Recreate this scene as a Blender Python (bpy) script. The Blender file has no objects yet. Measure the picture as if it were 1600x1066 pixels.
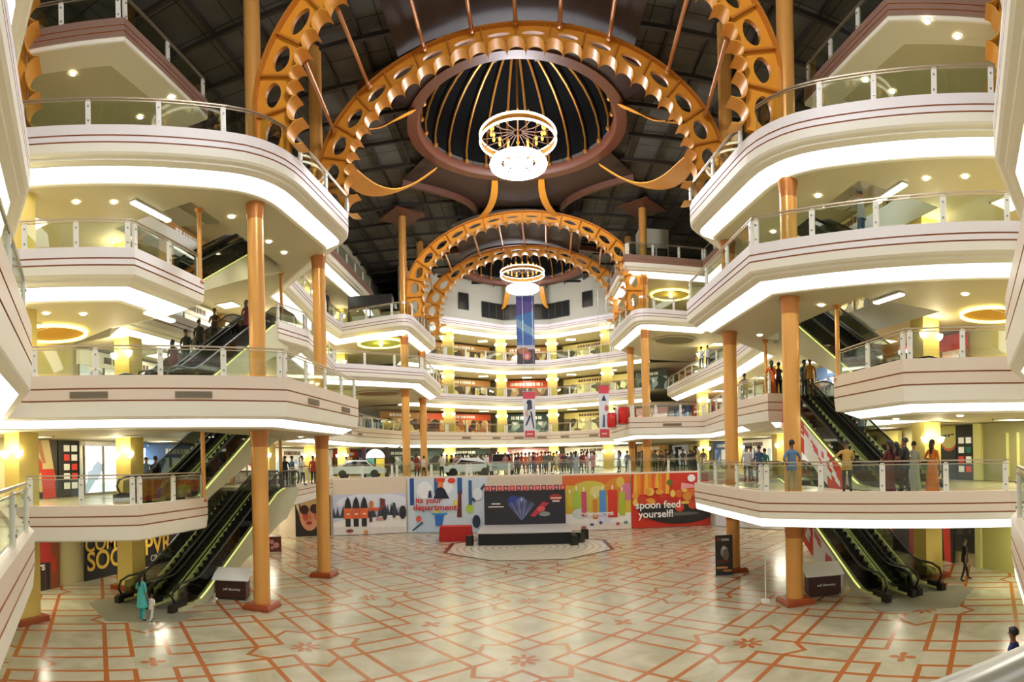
import bpy, bmesh, math, random
from mathutils import Vector, Matrix, geometry
random.seed(7)
scene = bpy.context.scene
COL = scene.collection
PI = math.pi

# ---------------------------------------------------------------- camera (a cylindrical panorama, as the photograph is)
F, XC, YC, ROLL, EYE = 890.0, 818.0, 714.0, 0.02, 5.4
cam_data = bpy.data.cameras.new('camera')
camera = bpy.data.objects.new('camera', cam_data)
COL.objects.link(camera)
cam_data.type = 'PANO'
cam_data.panorama_type = 'CENTRAL_CYLINDRICAL'
cam_data.central_cylindrical_range_u_min = -XC / F
cam_data.central_cylindrical_range_u_max = (1600 - XC) / F
cam_data.central_cylindrical_range_v_min = (YC - 1066) / F
cam_data.central_cylindrical_range_v_max = YC / F
cam_data.central_cylindrical_radius = 1.0
cam_data.clip_end = 400
camera.matrix_world = Matrix.Translation((0, 0, EYE)) @ Matrix.Rotation(ROLL, 4, 'Y') @ Matrix.Rotation(PI / 2, 4, 'X')
scene.camera = camera

# ---------------------------------------------------------------- world, exposure
scene.view_settings.view_transform = 'Standard'
scene.view_settings.look = 'None'
scene.view_settings.gamma = 1.0
scene.view_settings.use_curve_mapping = False
scene.view_settings.exposure = 0.5
world = bpy.data.worlds.new('world')
scene.world = world
world.use_nodes = True
world.node_tree.nodes['Background'].inputs[0].default_value = (0.99, 0.98, 0.88, 1)
world.node_tree.nodes['Background'].inputs[1].default_value = 0.55
scene.cycles.max_bounces = 5
scene.cycles.diffuse_bounces = 3
scene.cycles.glossy_bounces = 3
scene.cycles.transparent_max_bounces = 16
scene.cycles.sample_clamp_indirect = 4.0
scene.cycles.use_light_tree = True
COVE = 2.7          # radiance of the lit coves under the balconies
LAMP = 1.0          # multiplier for the lamps

# ---------------------------------------------------------------- pixel -> place
def ray(px, py):
    a = (px - XC) / F
    t = (YC - py) / F
    c = Vector((math.sin(a), math.cos(a), t))
    return Vector((c.x * math.cos(ROLL) + c.z * math.sin(ROLL), c.y, -c.x * math.sin(ROLL) + c.z * math.cos(ROLL)))

def P(px, py, z=0.0):
    d = ray(px, py)
    s = (z - EYE) / d.z
    return Vector((d.x * s, d.y * s, z))

def PY(px, py, y):
    d = ray(px, py)
    s = y / d.y
    return Vector((d.x * s, y, EYE + d.z * s))

def PX(px, py, x):
    d = ray(px, py)
    s = x / d.x
    return Vector((x, d.y * s, EYE + d.z * s))

def on_line(px, a, b):
    """Plan point where the pixel column px meets the plan line a-b."""
    d = ray(px, 700)
    ex, ey = b[0] - a[0], b[1] - a[1]
    det = d.x * (-ey) + d.y * ex
    s = (a[0] * (-ey) + a[1] * ex) / det
    return Vector((d.x * s, d.y * s))

# ---------------------------------------------------------------- materials
def lin(h):
    h = h.lstrip('#')
    v = [int(h[i:i + 2], 16) / 255 for i in (0, 2, 4)]
    return tuple((x / 12.92 if x <= 0.04045 else ((x + 0.055) / 1.055) ** 2.4) for x in v) + (1.0,)

MATS = {}
def mat(name, col, rough=0.5, metal=0.0, emit=0.0, noise=0.06, scale=3.0, spec=0.5, ecol=None, bump=0.0):
    if name in MATS:
        return MATS[name]
    m = bpy.data.materials.new(name)
    m.use_nodes = True
    nt = m.node_tree
    b = nt.nodes['Principled BSDF']
    c = lin(col) if isinstance(col, str) else col
    b.inputs['Roughness'].default_value = rough
    b.inputs['Metallic'].default_value = metal
    b.inputs['Specular IOR Level'].default_value = spec
    tc = nt.nodes.new('ShaderNodeTexCoord')
    nz = nt.nodes.new('ShaderNodeTexNoise')
    nz.inputs['Scale'].default_value = scale
    nz.inputs['Detail'].default_value = 3
    nt.links.new(tc.outputs['Object'], nz.inputs['Vector'])
    rp = nt.nodes.new('ShaderNodeMapRange')
    rp.inputs['To Min'].default_value = 1 - noise
    rp.inputs['To Max'].default_value = 1 + noise
    nt.links.new(nz.outputs['Fac'], rp.inputs['Value'])
    mx = nt.nodes.new('ShaderNodeVectorMath')
    mx.operation = 'SCALE'
    mx.inputs[0].default_value = c[:3]
    nt.links.new(rp.outputs[0], mx.inputs['Scale'])
    nt.links.new(mx.outputs[0], b.inputs['Base Color'])
    if emit:
        b.inputs['Emission Color'].default_value = lin(ecol) if ecol else c
        b.inputs['Emission Strength'].default_value = emit
    if bump:
        bp = nt.nodes.new('ShaderNodeBump')
        bp.inputs['Strength'].default_value = bump
        bp.inputs['Distance'].default_value = 0.02
        nt.links.new(nz.outputs['Fac'], bp.inputs['Height'])
        nt.links.new(bp.outputs[0], b.inputs['Normal'])
    MATS[name] = m
    return m

def glass_mat(name, tint, refl=0.12):
    m = bpy.data.materials.new(name)
    m.use_nodes = True
    nt = m.node_tree
    nt.nodes.clear()
    out = nt.nodes.new('ShaderNodeOutputMaterial')
    tr = nt.nodes.new('ShaderNodeBsdfTransparent')
    gl = nt.nodes.new('ShaderNodeBsdfGlossy')
    gl.inputs['Roughness'].default_value = 0.03
    tr.inputs[0].default_value = lin(tint)
    fr = nt.nodes.new('ShaderNodeLayerWeight')
    fr.inputs[0].default_value = 0.25
    mr = nt.nodes.new('ShaderNodeMapRange')
    mr.inputs['To Min'].default_value = refl * 0.5
    mr.inputs['To Max'].default_value = min(1, refl * 4)
    nt.links.new(fr.outputs['Fresnel'], mr.inputs['Value'])
    mx = nt.nodes.new('ShaderNodeMixShader')
    nt.links.new(mr.outputs[0], mx.inputs[0])
    nt.links.new(tr.outputs[0], mx.inputs[1])
    nt.links.new(gl.outputs[0], mx.inputs[2])
    nt.links.new(mx.outputs[0], out.inputs[0])
    return m

class Ex:
    """Tiny expression builder for shader math."""
    nt = None
    def __init__(s, sock): s.s = sock
    @staticmethod
    def op(o, *a, clamp=False):
        n = Ex.nt.nodes.new('ShaderNodeMath')
        n.operation = o
        n.use_clamp = clamp
        for i, x in enumerate(a):
            if isinstance(x, Ex): Ex.nt.links.new(x.s, n.inputs[i])
            else: n.inputs[i].default_value = x
        return Ex(n.outputs[0])
    def __add__(s, o): return Ex.op('ADD', s, o)
    def __radd__(s, o): return Ex.op('ADD', o, s)
    def __sub__(s, o): return Ex.op('SUBTRACT', s, o)
    def __rsub__(s, o): return Ex.op('SUBTRACT', o, s)
    def __mul__(s, o): return Ex.op('MULTIPLY', s, o)
    def __rmul__(s, o): return Ex.op('MULTIPLY', o, s)
    def __truediv__(s, o): return Ex.op('DIVIDE', s, o)
    def lt(s, o): return Ex.op('LESS_THAN', s, o)
    def gt(s, o): return Ex.op('GREATER_THAN', s, o)
    def abs(s): return Ex.op('ABSOLUTE', s)
    def max(s, o): return Ex.op('MAXIMUM', s, o)
    def min(s, o): return Ex.op('MINIMUM', s, o)
    def floor(s): return Ex.op('FLOOR', s)
    def sin(s): return Ex.op('SINE', s)
    def cos(s): return Ex.op('COSINE', s)
    def near(s, c, w): return (s - c).abs().lt(w)

def node_mat(name):
    m = bpy.data.materials.new(name)
    m.use_nodes = True
    Ex.nt = m.node_tree
    return m, m.node_tree, m.node_tree.nodes['Principled BSDF']

def mix_col(nt, fac, a, b):
    n = nt.nodes.new('ShaderNodeMix')
    n.data_type = 'RGBA'
    def put(i, x):
        if isinstance(x, Ex): nt.links.new(x.s, n.inputs[i])
        elif isinstance(x, bpy.types.NodeSocket): nt.links.new(x, n.inputs[i])
        else: n.inputs[i].default_value = x
    put(0, fac); put(6, a); put(7, b)
    return n.outputs[2]

def obj_xyz(nt):
    tc = nt.nodes.new('ShaderNodeTexCoord')
    sp = nt.nodes.new('ShaderNodeSeparateXYZ')
    nt.links.new(tc.outputs['Object'], sp.inputs[0])
    return Ex(sp.outputs[0]), Ex(sp.outputs[1]), Ex(sp.outputs[2]), tc

def floor_material():
    m, nt, b = node_mat('marble_floor')
    x, y, z, tc = obj_xyz(nt)
    S = 4.38
    th = -0.036
    x0 = x + 0.11
    y0 = y - 15.12
    u = x0 * math.cos(th) + y0 * math.sin(th)
    v = y0 * math.cos(th) - x0 * math.sin(th)
    a = (u + v) * 0.70711 / S + 100.0
    c = (u - v) * 0.70711 / S + 100.0
    ia = (a + 0.5).floor()
    ic = (c + 0.5).floor()
    A = (a - ia) * S
    B = (c - ic) * S
    par = Ex.op('MODULO', ia + ic, 2.0).lt(0.5)      # 1 at the big flowers, 0 at the small crosses
    r2 = A * A + B * B
    A1, B1 = A.abs(), B.abs()
    w = 0.07
    inner = (A1.near(0.53, w) * B1.gt(0.47)).max(B1.near(0.53, w) * A1.gt(0.47))
    brk = 1.0 - par
    outer = (A1.near(1.29, w) * brk.max(B1.gt(0.47))).max(B1.near(1.29, w) * brk.max(A1.gt(0.47)))
    tips = ((A1 + 0.86 * B1).near(1.70, w * 1.25) * B1.lt(0.53)).max((B1 + 0.86 * A1).near(1.70, w * 1.25) * A1.lt(0.53)) * par
    ang = Ex.op('ARCTAN2', A, B)
    rad = Ex.op('SQRT', r2)
    petals = rad.lt(0.12 + 0.34 * (ang * 4.0).cos().abs()) * rad.gt(0.09) * par
    cross = rad.lt(0.08 + 0.34 * (ang * 2.0).cos().abs() - 0.06) * (1.0 - par)
    line = inner.max(outer).max(tips).max(petals).max(cross)
    nz = nt.nodes.new('ShaderNodeTexNoise')
    nz.inputs['Scale'].default_value = 0.9
    nz.inputs['Detail'].default_value = 8
    nz.inputs['Distortion'].default_value = 1.2
    nt.links.new(tc.outputs['Object'], nz.inputs['Vector'])
    rp = nt.nodes.new('ShaderNodeValToRGB')
    rp.color_ramp.elements[0].position = 0.3
    rp.color_ramp.elements[0].color = lin('#a09a80')
    rp.color_ramp.elements[1].position = 0.72
    rp.color_ramp.elements[1].color = lin('#c2b99f')
    nt.links.new(nz.outputs['Fac'], rp.inputs[0])
    band = (A1.gt(0.53) * A1.lt(1.29)).max(B1.gt(0.53) * B1.lt(1.29))
    base = mix_col(nt, band * 0.35, rp.outputs[0], lin('#c4b89e'))
    col = mix_col(nt, line, base, lin('#a8602f'))
    nt.links.new(col, b.inputs['Base Color'])
    b.inputs['Roughness'].default_value = 0.2
    b.inputs['Specular IOR Level'].default_value = 0.45
    return m

def roof_material():
    m, nt, b = node_mat('dark_roof_panels')
    x, y, z, tc = obj_xyz(nt)
    nz = nt.nodes.new('ShaderNodeTexNoise')
    nz.inputs['Scale'].default_value = 0.8
    nt.links.new(tc.outputs['Object'], nz.inputs['Vector'])
    fx = Ex.op('FRACT', x / 1.5)
    fy = Ex.op('FRACT', y / 2.2)
    g = fx.lt(0.04).max(fy.lt(0.03))
    col = mix_col(nt, Ex(nz.outputs['Fac']), lin('#45433f'), lin('#625f59'))
    nt.links.new(mix_col(nt, g, col, lin('#201b18')), b.inputs['Base Color'])
    b.inputs['Roughness'].default_value = 0.7
    return m

def stripe_material(name, cols, axis=2, pitch=0.3, rough=0.5):
    m, nt, b = node_mat(name)
    x, y, z, tc = obj_xyz(nt)
    v = (x, y, z)[axis]
    f = Ex.op('FRACT', v / pitch)
    nt.links.new(mix_col(nt, f.lt(0.5), lin(cols[0]), lin(cols[1])), b.inputs['Base Color'])
    b.inputs['Roughness'].default_value = rough
    return m

def blotch_material(name, cols, scale=2.0, emit=0.0, rough=0.5, kind='voronoi', detail=2):
    """Patchwork of colours: printed pictures and goods seen from far away."""
    m, nt, b = node_mat(name)
    tc = nt.nodes.new('ShaderNodeTexCoord')
    if kind == 'voronoi':
        t = nt.nodes.new('ShaderNodeTexVoronoi')
        t.inputs['Scale'].default_value = scale
        nt.links.new(tc.outputs['Object'], t.inputs['Vector'])
        sp = nt.nodes.new('ShaderNodeSeparateColor')
        nt.links.new(t.outputs['Color'], sp.inputs[0])
        f = sp.outputs[0]
    else:
        t = nt.nodes.new('ShaderNodeTexNoise')
        t.inputs['Scale'].default_value = scale
        t.inputs['Detail'].default_value = detail
        nt.links.new(tc.outputs['Object'], t.inputs['Vector'])
        f = t.outputs['Fac']
    rp = nt.nodes.new('ShaderNodeValToRGB')
    if kind == 'voronoi': rp.color_ramp.interpolation = 'CONSTANT'
    n = len(cols)
    while len(rp.color_ramp.elements) < n: rp.color_ramp.elements.new(0.5)
    for i, c in enumerate(cols):
        rp.color_ramp.elements[i].position = i / n if kind == 'voronoi' else 0.3 + 0.4 * i / max(1, n - 1)
        rp.color_ramp.elements[i].color = lin(c)
    nt.links.new(f, rp.inputs[0])
    nt.links.new(rp.outputs[0], b.inputs['Base Color'])
    b.inputs['Roughness'].default_value = rough
    if emit:
        nt.links.new(rp.outputs[0], b.inputs['Emission Color'])
        b.inputs['Emission Strength'].default_value = emit
    return m

M_BANDLIT = mat('lit_pale_band', '#e8e2e0', 0.45, noise=0.03, scale=0.6)  # upper storeys' band: the chandelier's white light is put into this paler colour
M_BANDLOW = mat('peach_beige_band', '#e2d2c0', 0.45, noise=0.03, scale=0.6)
M_GROOVE = mat('rust_red_groove', '#a5673f', 0.5)
M_CREAM = mat('cream_plaster', '#ece8d9', 0.5, noise=0.03, scale=0.6)
M_BANDDIM = mat('dimmed_brown_band', '#8d6f60', 0.5, noise=0.05, scale=0.6)  # fifth-storey band: brown tint paints in the dimness under the roof
M_SOFFIT = mat('soffit_paint', '#c6bea0', 0.6, noise=0.03, scale=0.5)
M_DECK = mat('deck_tiles', '#c9bd9c', 0.25, noise=0.08, scale=1.2)
M_COVE = mat('cove_light', '#fdfff0', 0.5, emit=COVE, ecol='#fdfdee')
M_WALL = mat('yellow_cream_wall', '#cdc193', 0.55, noise=0.05, scale=0.5)
M_WHITEWALL = mat('white_wall', '#bdbaa6', 0.55, noise=0.03, scale=0.5)
M_POST = mat('white_post', '#e6e4da', 0.4, noise=0.03)
M_RAIL = mat('brushed_rail', '#b3a58f', 0.3, metal=0.6)
M_STEEL = mat('steel_cap', '#8f8f8a', 0.3, metal=0.8)
M_GLASS = glass_mat('clear_glass', '#f1f7f1', 0.10)
M_COPPER = mat('copper_paint', '#dca054', 0.3, metal=0.22, noise=0.08, scale=0.7)
M_COPPER_DK = mat('dark_copper', '#b5733a', 0.35, metal=0.35, noise=0.08)
M_RED = mat('red_marble', '#96421f', 0.25, noise=0.12)
M_YELLOW = mat('yellow_pillar_paint', '#dcc36c', 0.45, noise=0.05, scale=0.6)
M_ORANGE = mat('orange_arch_paint', '#e3992f', 0.42, noise=0.1, scale=0.5)
M_ORANGE_DK = mat('orange_edge_paint', '#c27a28', 0.45, noise=0.1)
M_MAROON = mat('maroon_vault', '#35211a', 0.6, noise=0.1)
M_RING = mat('copper_brown_ring', '#5f3422', 0.45, noise=0.08)
M_BLACK = mat('black_rubber', '#151513', 0.35)
M_DARK = mat('dark_panel', '#23211e', 0.35)
M_GOLD = mat('gold_rib', '#b07a35', 0.35, metal=0.5)
M_WHITE = mat('white_paint', '#eeeeea', 0.45, noise=0.02)
M_VENT = mat('grey_vent', '#7d7364', 0.5)
M_LAMP = mat('warm_lamp', '#fff4d0', 0.5, emit=14, ecol='#fff4d4')
M_LAMPW = mat('white_lamp', '#ffffff', 0.5, emit=14, ecol='#f4f6ff')
M_FLOOR = floor_material()
M_ROOF = roof_material()
# ---------------------------------------------------------------- mesh helpers
class MB:
    def __init__(s): s.v, s.f, s.m = [], [], []
    def vert(s, p): s.v.append(tuple(p)); return len(s.v) - 1
    def face(s, idx, m=0): s.f.append(tuple(idx)); s.m.append(m)
    def poly(s, pts, m=0): s.face([s.vert(p) for p in pts], m)
    def box(s, c, d, m=0, rz=0.0, taper=1.0, M=None):
        hx, hy, hz = d[0] / 2, d[1] / 2, d[2] / 2
        R = Matrix.Rotation(rz, 3, 'Z') if M is None else M
        i = len(s.v)
        for z, k in ((-hz, 1.0), (hz, taper)):
            for x, y in ((-hx, -hy), (hx, -hy), (hx, hy), (-hx, hy)):
                s.v.append(tuple(Vector(c) + R @ Vector((x * k, y * k, z))))
        for q in ((3, 2, 1, 0), (4, 5, 6, 7), (0, 1, 5, 4), (1, 2, 6, 5), (2, 3, 7, 6), (3, 0, 4, 7)):
            s.face([i + k for k in q], m)
    def bar(s, p, q, w, h, m=0, up=Vector((0, 0, 1))):
        p, q = Vector(p), Vector(q)
        d = (q - p)
        L = d.length
        d.normalize()
        sd = d.cross(up)
        if sd.length < 1e-4: sd = d.cross(Vector((0, 1, 0)))
        sd.normalize()
        u = sd.cross(d)
        M = Matrix((sd, d, u)).transposed()
        s.box((p + q) / 2, (w, L, h), m, M=M)
    def tube(s, pts, r, n=8, m=0, closed=False, rad=None):
        pts = [Vector(p) for p in pts]
        N = len(pts)
        rings = []
        prev = None
        for i, p in enumerate(pts):
            a = pts[(i - 1) % N] if (closed or i > 0) else p
            b = pts[(i + 1) % N] if (closed or i < N - 1) else p
            t = (b - a).normalized()
            if prev is None:
                ref = Vector((0, 0, 1)) if abs(t.z) < 0.9 else Vector((1, 0, 0))
                nrm = t.cross(ref).normalized()
            else:
                nrm = (prev - t * prev.dot(t))
                nrm = nrm.normalized() if nrm.length > 1e-5 else t.orthogonal().normalized()
            prev = nrm
            bn = t.cross(nrm)
            rr = rad[i] if rad else r
            rings.append([s.vert(p + (nrm * math.cos(2 * PI * k / n) + bn * math.sin(2 * PI * k / n)) * rr) for k in range(n)])
        for i in range(N if closed else N - 1):
            A, B = rings[i], rings[(i + 1) % N]
            for k in range(n):
                s.face((A[k], A[(k + 1) % n], B[(k + 1) % n], B[k]), m)
        if not closed:
            s.face(rings[0][::-1], m)
            s.face(rings[-1], m)
    def lathe(s, prof, c=(0, 0, 0), n=24, m=0, caps=True):
        rings = []
        for r, z in prof:
            rings.append([s.vert((c[0] + r * math.cos(2 * PI * k / n), c[1] + r * math.sin(2 * PI * k / n), c[2] + z)) for k in range(n)])
        for A, B in zip(rings, rings[1:]):
            for k in range(n):
                s.face((A[k], A[(k + 1) % n], B[(k + 1) % n], B[k]), m)
        if caps:
            s.face(rings[0][::-1], m)
            s.face(rings[-1], m)
    def prism(s, poly, z0, z1, m=0, holes=()):
        """Vertical prism of a plan polygon; the holes are cut through."""
        loops = [[Vector((p[0], p[1], 0)) for p in L] for L in ([poly] + list(holes))]
        tris = geometry.tessellate_polygon(loops)
        flat = [p for L in loops for p in L]
        i0 = len(s.v)
        for p in flat: s.v.append((p.x, p.y, z0))
        i1 = len(s.v)
        for p in flat: s.v.append((p.x, p.y, z1))
        for t in tris:
            s.face((i0 + t[0], i0 + t[1], i0 + t[2]), m)
            s.face((i1 + t[2], i1 + t[1], i1 + t[0]), m)
        k = 0
        for L in loops:
            n = len(L)
            for j in range(n):
                a, b = k + j, k + (j + 1) % n
                s.face((i0 + a, i0 + b, i1 + b, i1 + a), m)
            k += n
    def build(s, name, mats, parent=None, smooth=False, loc=None):
        me = bpy.data.meshes.new(name)
        me.from_pydata(s.v, [], s.f)
        if not isinstance(mats, (list, tuple)): mats = [mats]
        for x in mats: me.materials.append(x)
        me.polygons.foreach_set('material_index', s.m)
        bm = bmesh.new()
        bm.from_mesh(me)
        bmesh.ops.remove_doubles(bm, verts=bm.verts, dist=1e-5)
        bmesh.ops.recalc_face_normals(bm, faces=bm.faces)
        bm.to_mesh(me)
        bm.free()
        if smooth:
            me.polygons.foreach_set('use_smooth', [True] * len(me.polygons))
            try: me.set_sharp_from_angle(angle=math.radians(38))
            except Exception: pass
        me.update()
        o = bpy.data.objects.new(name, me)
        COL.objects.link(o)
        if parent is not None: o.parent = parent
        if loc is not None: o.location = loc
        return o

def thing(name, label, cat, loc=(0, 0, 0), rz=0.0, group=None):
    o = bpy.data.objects.new(name, None)
    o.empty_display_size = 0.3
    COL.objects.link(o)
    o.location = loc
    o.rotation_euler = (0, 0, rz)
    return tag(o, label, cat, group)

def tag(o, label, cat, group=None):
    o['label'] = label
    o['category'] = cat
    o['kind'] = 'thing'
    if group: o['group'] = group
    return o

def struct(o, label=None):
    o['kind'] = 'structure'
    if label: o['label'] = label
    return o

def copy_tree(o, parent=None):
    c = o.copy()
    COL.objects.link(c)
    if parent is not None: c.parent = parent
    for ch in list(o.children): copy_tree(ch, c)
    return c

def lamp(name, kind, loc, energy, color='#fbf8e2', size=0.2, parent=None, rot=None, spot=None):
    d = bpy.data.lights.new(name, kind)
    d.energy = energy * LAMP
    d.color = lin(color)[:3]
    if kind == 'AREA':
        d.shape = 'DISK'
        d.size = size
    else:
        d.shadow_soft_size = size
    if spot and kind == 'SPOT':
        d.spot_size = spot
        d.spot_blend = 0.8
    o = bpy.data.objects.new(name, d)
    COL.objects.link(o)
    o.location = loc
    if rot: o.rotation_euler = rot
    if parent is not None: o.parent = parent
    return o

def lettering(text, size, mtl, parent, loc, rot=(PI / 2, 0, 0), extrude=0.01, align='CENTER', name='lettering', sx=1.0, bold=0.0):
    c = bpy.data.curves.new(name, 'FONT')
    c.body = text
    c.size = size
    c.align_x = align
    c.align_y = 'CENTER'
    c.extrude = extrude
    c.offset = bold
    c.materials.append(mtl)
    t = bpy.data.objects.new(name, c)
    COL.objects.link(t)
    dg = bpy.context.evaluated_depsgraph_get()
    me = bpy.data.meshes.new_from_object(t.evaluated_get(dg))
    bpy.data.objects.remove(t)
    bpy.data.curves.remove(c)
    me.name = name
    if not me.materials: me.materials.append(mtl)
    o = bpy.data.objects.new(name, me)
    COL.objects.link(o)
    o.location = loc
    o.rotation_euler = rot
    o.scale = (sx, 1, 1)
    if parent is not None: o.parent = parent
    return o

# ---------------------------------------------------------------- paths
def round_path(path):
    """[(x, y) or (x, y, radius)] -> plain points with the corners rounded."""
    out = []
    n = len(path)
    for i, p in enumerate(path):
        r = p[2] if len(p) > 2 else 0
        c = Vector(p[:2])
        if r and 0 < i < n - 1:
            a = (Vector(path[i - 1][:2]) - c)
            b = (Vector(path[i + 1][:2]) - c)
            la, lb = a.length, b.length
            a.normalize(); b.normalize()
            t = min(r, la * 0.45, lb * 0.45)
            p0, p1 = c + a * t, c + b * t
            for k in range(7):
                u = k / 6
                out.append(p0 * (1 - u) ** 2 + c * 2 * u * (1 - u) + p1 * u * u)
        else:
            out.append(c)
    return out

def normals(pts, s):
    res = []
    n = len(pts)
    seg = []
    for a, b in zip(pts, pts[1:]):
        d = (b - a).normalized()
        seg.append(Vector((d.y, -d.x)) * s)
    for i in range(n):
        n1 = seg[max(0, i - 1)]
        n2 = seg[min(n - 2, i)]
        res.append((n1 + n2) / max(0.25, 1 + n1.dot(n2)))
    return res

def offset(pts, s, o):
    return [p + n * o for p, n in zip(pts, normals(pts, s))]

PROF_U = [(-.3, .15, 0), (-.3, 0, 0), (0, 0, 0), (0, .33, 1), (-.03, .335, 1), (-.03, .375, 1), (0, .38, 0), (0, .55, 1), (-.03, .555, 1), (-.03, .595, 1),
          (0, .6, 2), (-.03, .86, 2), (-.10, .93, 2), (-.22, .96, 2), (-.24, 1.03, 2), (-.34, 1.07, 2), (-.44, 1.10, 2), (-.45, 1.13, 9), (-1.0, 1.40, 2), (-1.02, 1.44, 2), (-1.15, 1.44, 2)]
PROF_M = [(-.3, .15, 0), (-.3, 0, 0), (0, 0, 0), (0, .40, 1), (-.03, .405, 1), (-.03, .445, 1), (0, .45, 0), (0, .78, 1), (-.03, .785, 1), (-.03, .825, 1),
          (0, .83, 2), (-.04, 1.30, 2), (-.07, 1.33, 2), (-.26, 1.36, 2), (-.28, 1.38, 9), (-.7, 1.6, 2), (-.75, 1.65, 2), (-1.15, 1.65, 2)]
PROF_L = [(-.3, .15, 0), (-.3, 0, 0), (0, 0, 0), (0, .35, 1), (-.03, .355, 1), (-.03, .39, 1), (0, .395, 0), (0, .62, 1), (-.03, .625, 1), (-.03, .66, 1),
          (0, .665, 2), (-.03, .88, 2), (-.05, .89, 9), (-.07, 1.13, 2), (-.1, 1.15, 2), (-1.15, 1.15, 2)]
PROF_N = [(-.3, .15, 0), (-.3, 0, 0), (0, 0, 0), (0, .33, 1), (-.03, .335, 1), (-.03, .37, 1), (0, .375, 0), (0, .62, 1), (-.03, .625, 1), (-.03, .66, 1),
          (0, .665, 2), (-.04, 1.10, 2), (-.1, 1.15, 2), (-1.15, 1.15, 2)]
PROF_T = [(-.3, .15, 0), (-.3, 0, 0), (0, 0, 0), (0, .24, 1), (-.03, .245, 1), (-.03, .28, 1), (0, .285, 0), (0, .44, 1), (-.03, .445, 1), (-.03, .48, 1),
          (0, .485, 0), (0, .66, 2), (-.02, .67, 2), (-.03, .78, 2), (-.08, .80, 2), (-1.15, .80, 2)]
LEVEL = {k: 4.1 * k for k in range(7)}

def slab(name, label, z, path, close, s, prof, holes=(), brown=False, light_mat=None):
    """One storey's balcony slab: fascia swept along the open edge, deck above, soffit below."""
    pts = round_path(path)
    mb, cv = MB(), MB()
    rows = [offset(pts, s, o) for o, h, m in prof]
    for j in range(len(prof) - 1):
        tgt = cv if prof[j][2] == 9 else mb
        mi = 0 if prof[j][2] == 9 else prof[j][2]
        for i in range(len(pts) - 1):
            a, b, c, d = rows[j][i], rows[j][i + 1], rows[j + 1][i + 1], rows[j + 1][i]
            h0, h1 = z - prof[j][1], z - prof[j + 1][1]
            m2 = (pts[i] + pts[i + 1]) / 2
            back = tgt is cv and ((24.9 < m2.y < 30.4 and 7 < abs(m2.x) < 13) or 52.5 < m2.y < 57)
            (mb if back else tgt).poly([(a.x, a.y, h0), (b.x, b.y, h0), (c.x, c.y, h1), (d.x, d.y, h1)], 2 if back else mi)
    for i in (0, -1):                                   # close the two ends
        mb.poly([(rows[j][i].x, rows[j][i].y, z - prof[j][1]) for j in range(len(prof))], 2)
    def sheet(o, zz, mi):
        loop = offset(pts, s, o) + [Vector(c) for c in close]
        loops = [[Vector((p.x, p.y, 0)) for p in loop]] + [[Vector((h[0], h[1], 0)) for h in H] for H in holes]
        flat = [p for L in loops for p in L]
        i0 = len(mb.v)
        for p in flat: mb.v.append((p.x, p.y, zz))
        for t in geometry.tessellate_polygon(loops): mb.face((i0 + t[0], i0 + t[1], i0 + t[2]), mi)
    zt, zb = z - prof[0][1], z - prof[-1][1]
    sheet(prof[0][0], zt, 4)
    sheet(prof[-1][0], zb, 3)
    for H in holes:
        for a, b in zip(H, list(H[1:]) + [H[0]]):
            mb.poly([(a[0], a[1], zt), (b[0], b[1], zt), (b[0], b[1], zb), (a[0], a[1], zb)], 2)
    o = struct(mb.build(name, [M_BANDDIM if brown else M_BANDLIT if z > 9 else M_BANDLOW, M_GROOVE, M_CREAM, M_SOFFIT, M_DECK]), label)
    if cv.f: cv.build('cove_light', light_mat or M_COVE, o)
    return o

def railing(label, pts, z, s, group=None, pitch=2.2, h=0.95, inset=0.15):
    """Glass balustrade along a stretch of the balcony edge (plan points, straight pieces)."""
    P0 = round_path(pts)
    P0 = offset(P0, s, -inset)
    root = thing('glass_railing', label, 'railing', (P0[0].x, P0[0].y, z), 0, group)
    o = P0[0]
    post = None
    panes = {}
    top, low = MB(), MB()
    for si, (a, b) in enumerate(zip(P0, P0[1:])):
        d = b - a
        L = d.length
        if L < 0.05: continue
        d.normalize()
        rz = math.atan2(d.y, d.x)
        n = Vector((d.y, -d.x)) * s
        k = max(1, round(L / pitch))
        for i in range(k + 1):
            if i == 0 and si > 0 and L < 1.0: continue
            if i == k and L < 1.0 and si < len(P0) - 2: continue
            x = min(max(L * i / k, 0.14), L - 0.14) if L > 1 else L * i / k
            p = a + d * x - o
            if post is None:
                mb = MB()
                mb.box((0, 0, h * 0.44), (.17, .09, h * 0.88), 0)
                mb.box((0, 0, h * 0.91), (.17, .09, h * 0.06), 0, taper=0.6)
                for q in (.7, .2): mb.box((0, -.055, h * q), (.05, .03, .05), 1)
                for q in (.7, .2): mb.box((0, .055, h * q), (.05, .03, .05), 1)
                c = post = mb.build('post', [M_POST, M_STEEL], root)
            else:
                c = post.copy(); COL.objects.link(c); c.parent = root
            c.location = (p.x, p.y, 0)
            c.rotation_euler = (0, 0, rz)
        w = round(L / k, 2)
        for i in range(k):
            p = a + d * (L * (i + .5) / k) - o
            if w not in panes:
                mb = MB()
                mb.box((0, 0, h * 0.5), (max(.05, w - .2), .015, h * 0.82))
                c = panes[w] = mb.build('glass_pane', M_GLASS, root)
            else:
                c = panes[w].copy(); COL.objects.link(c); c.parent = root
            c.location = (p.x, p.y, 0)
            c.rotation_euler = (0, 0, rz)
        p, q = a - o, b - o
        top.bar((p.x, p.y, h), (q.x, q.y, h), .06, .045)
        low.bar((p.x + n.x * .03, p.y + n.y * .03, h * .89), (q.x + n.x * .03, q.y + n.y * .03, h * .89), .03, .03)
    top.build('handrail', M_RAIL, root)
    low.build('lower_rail', M_RAIL, root)
    return root
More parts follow.
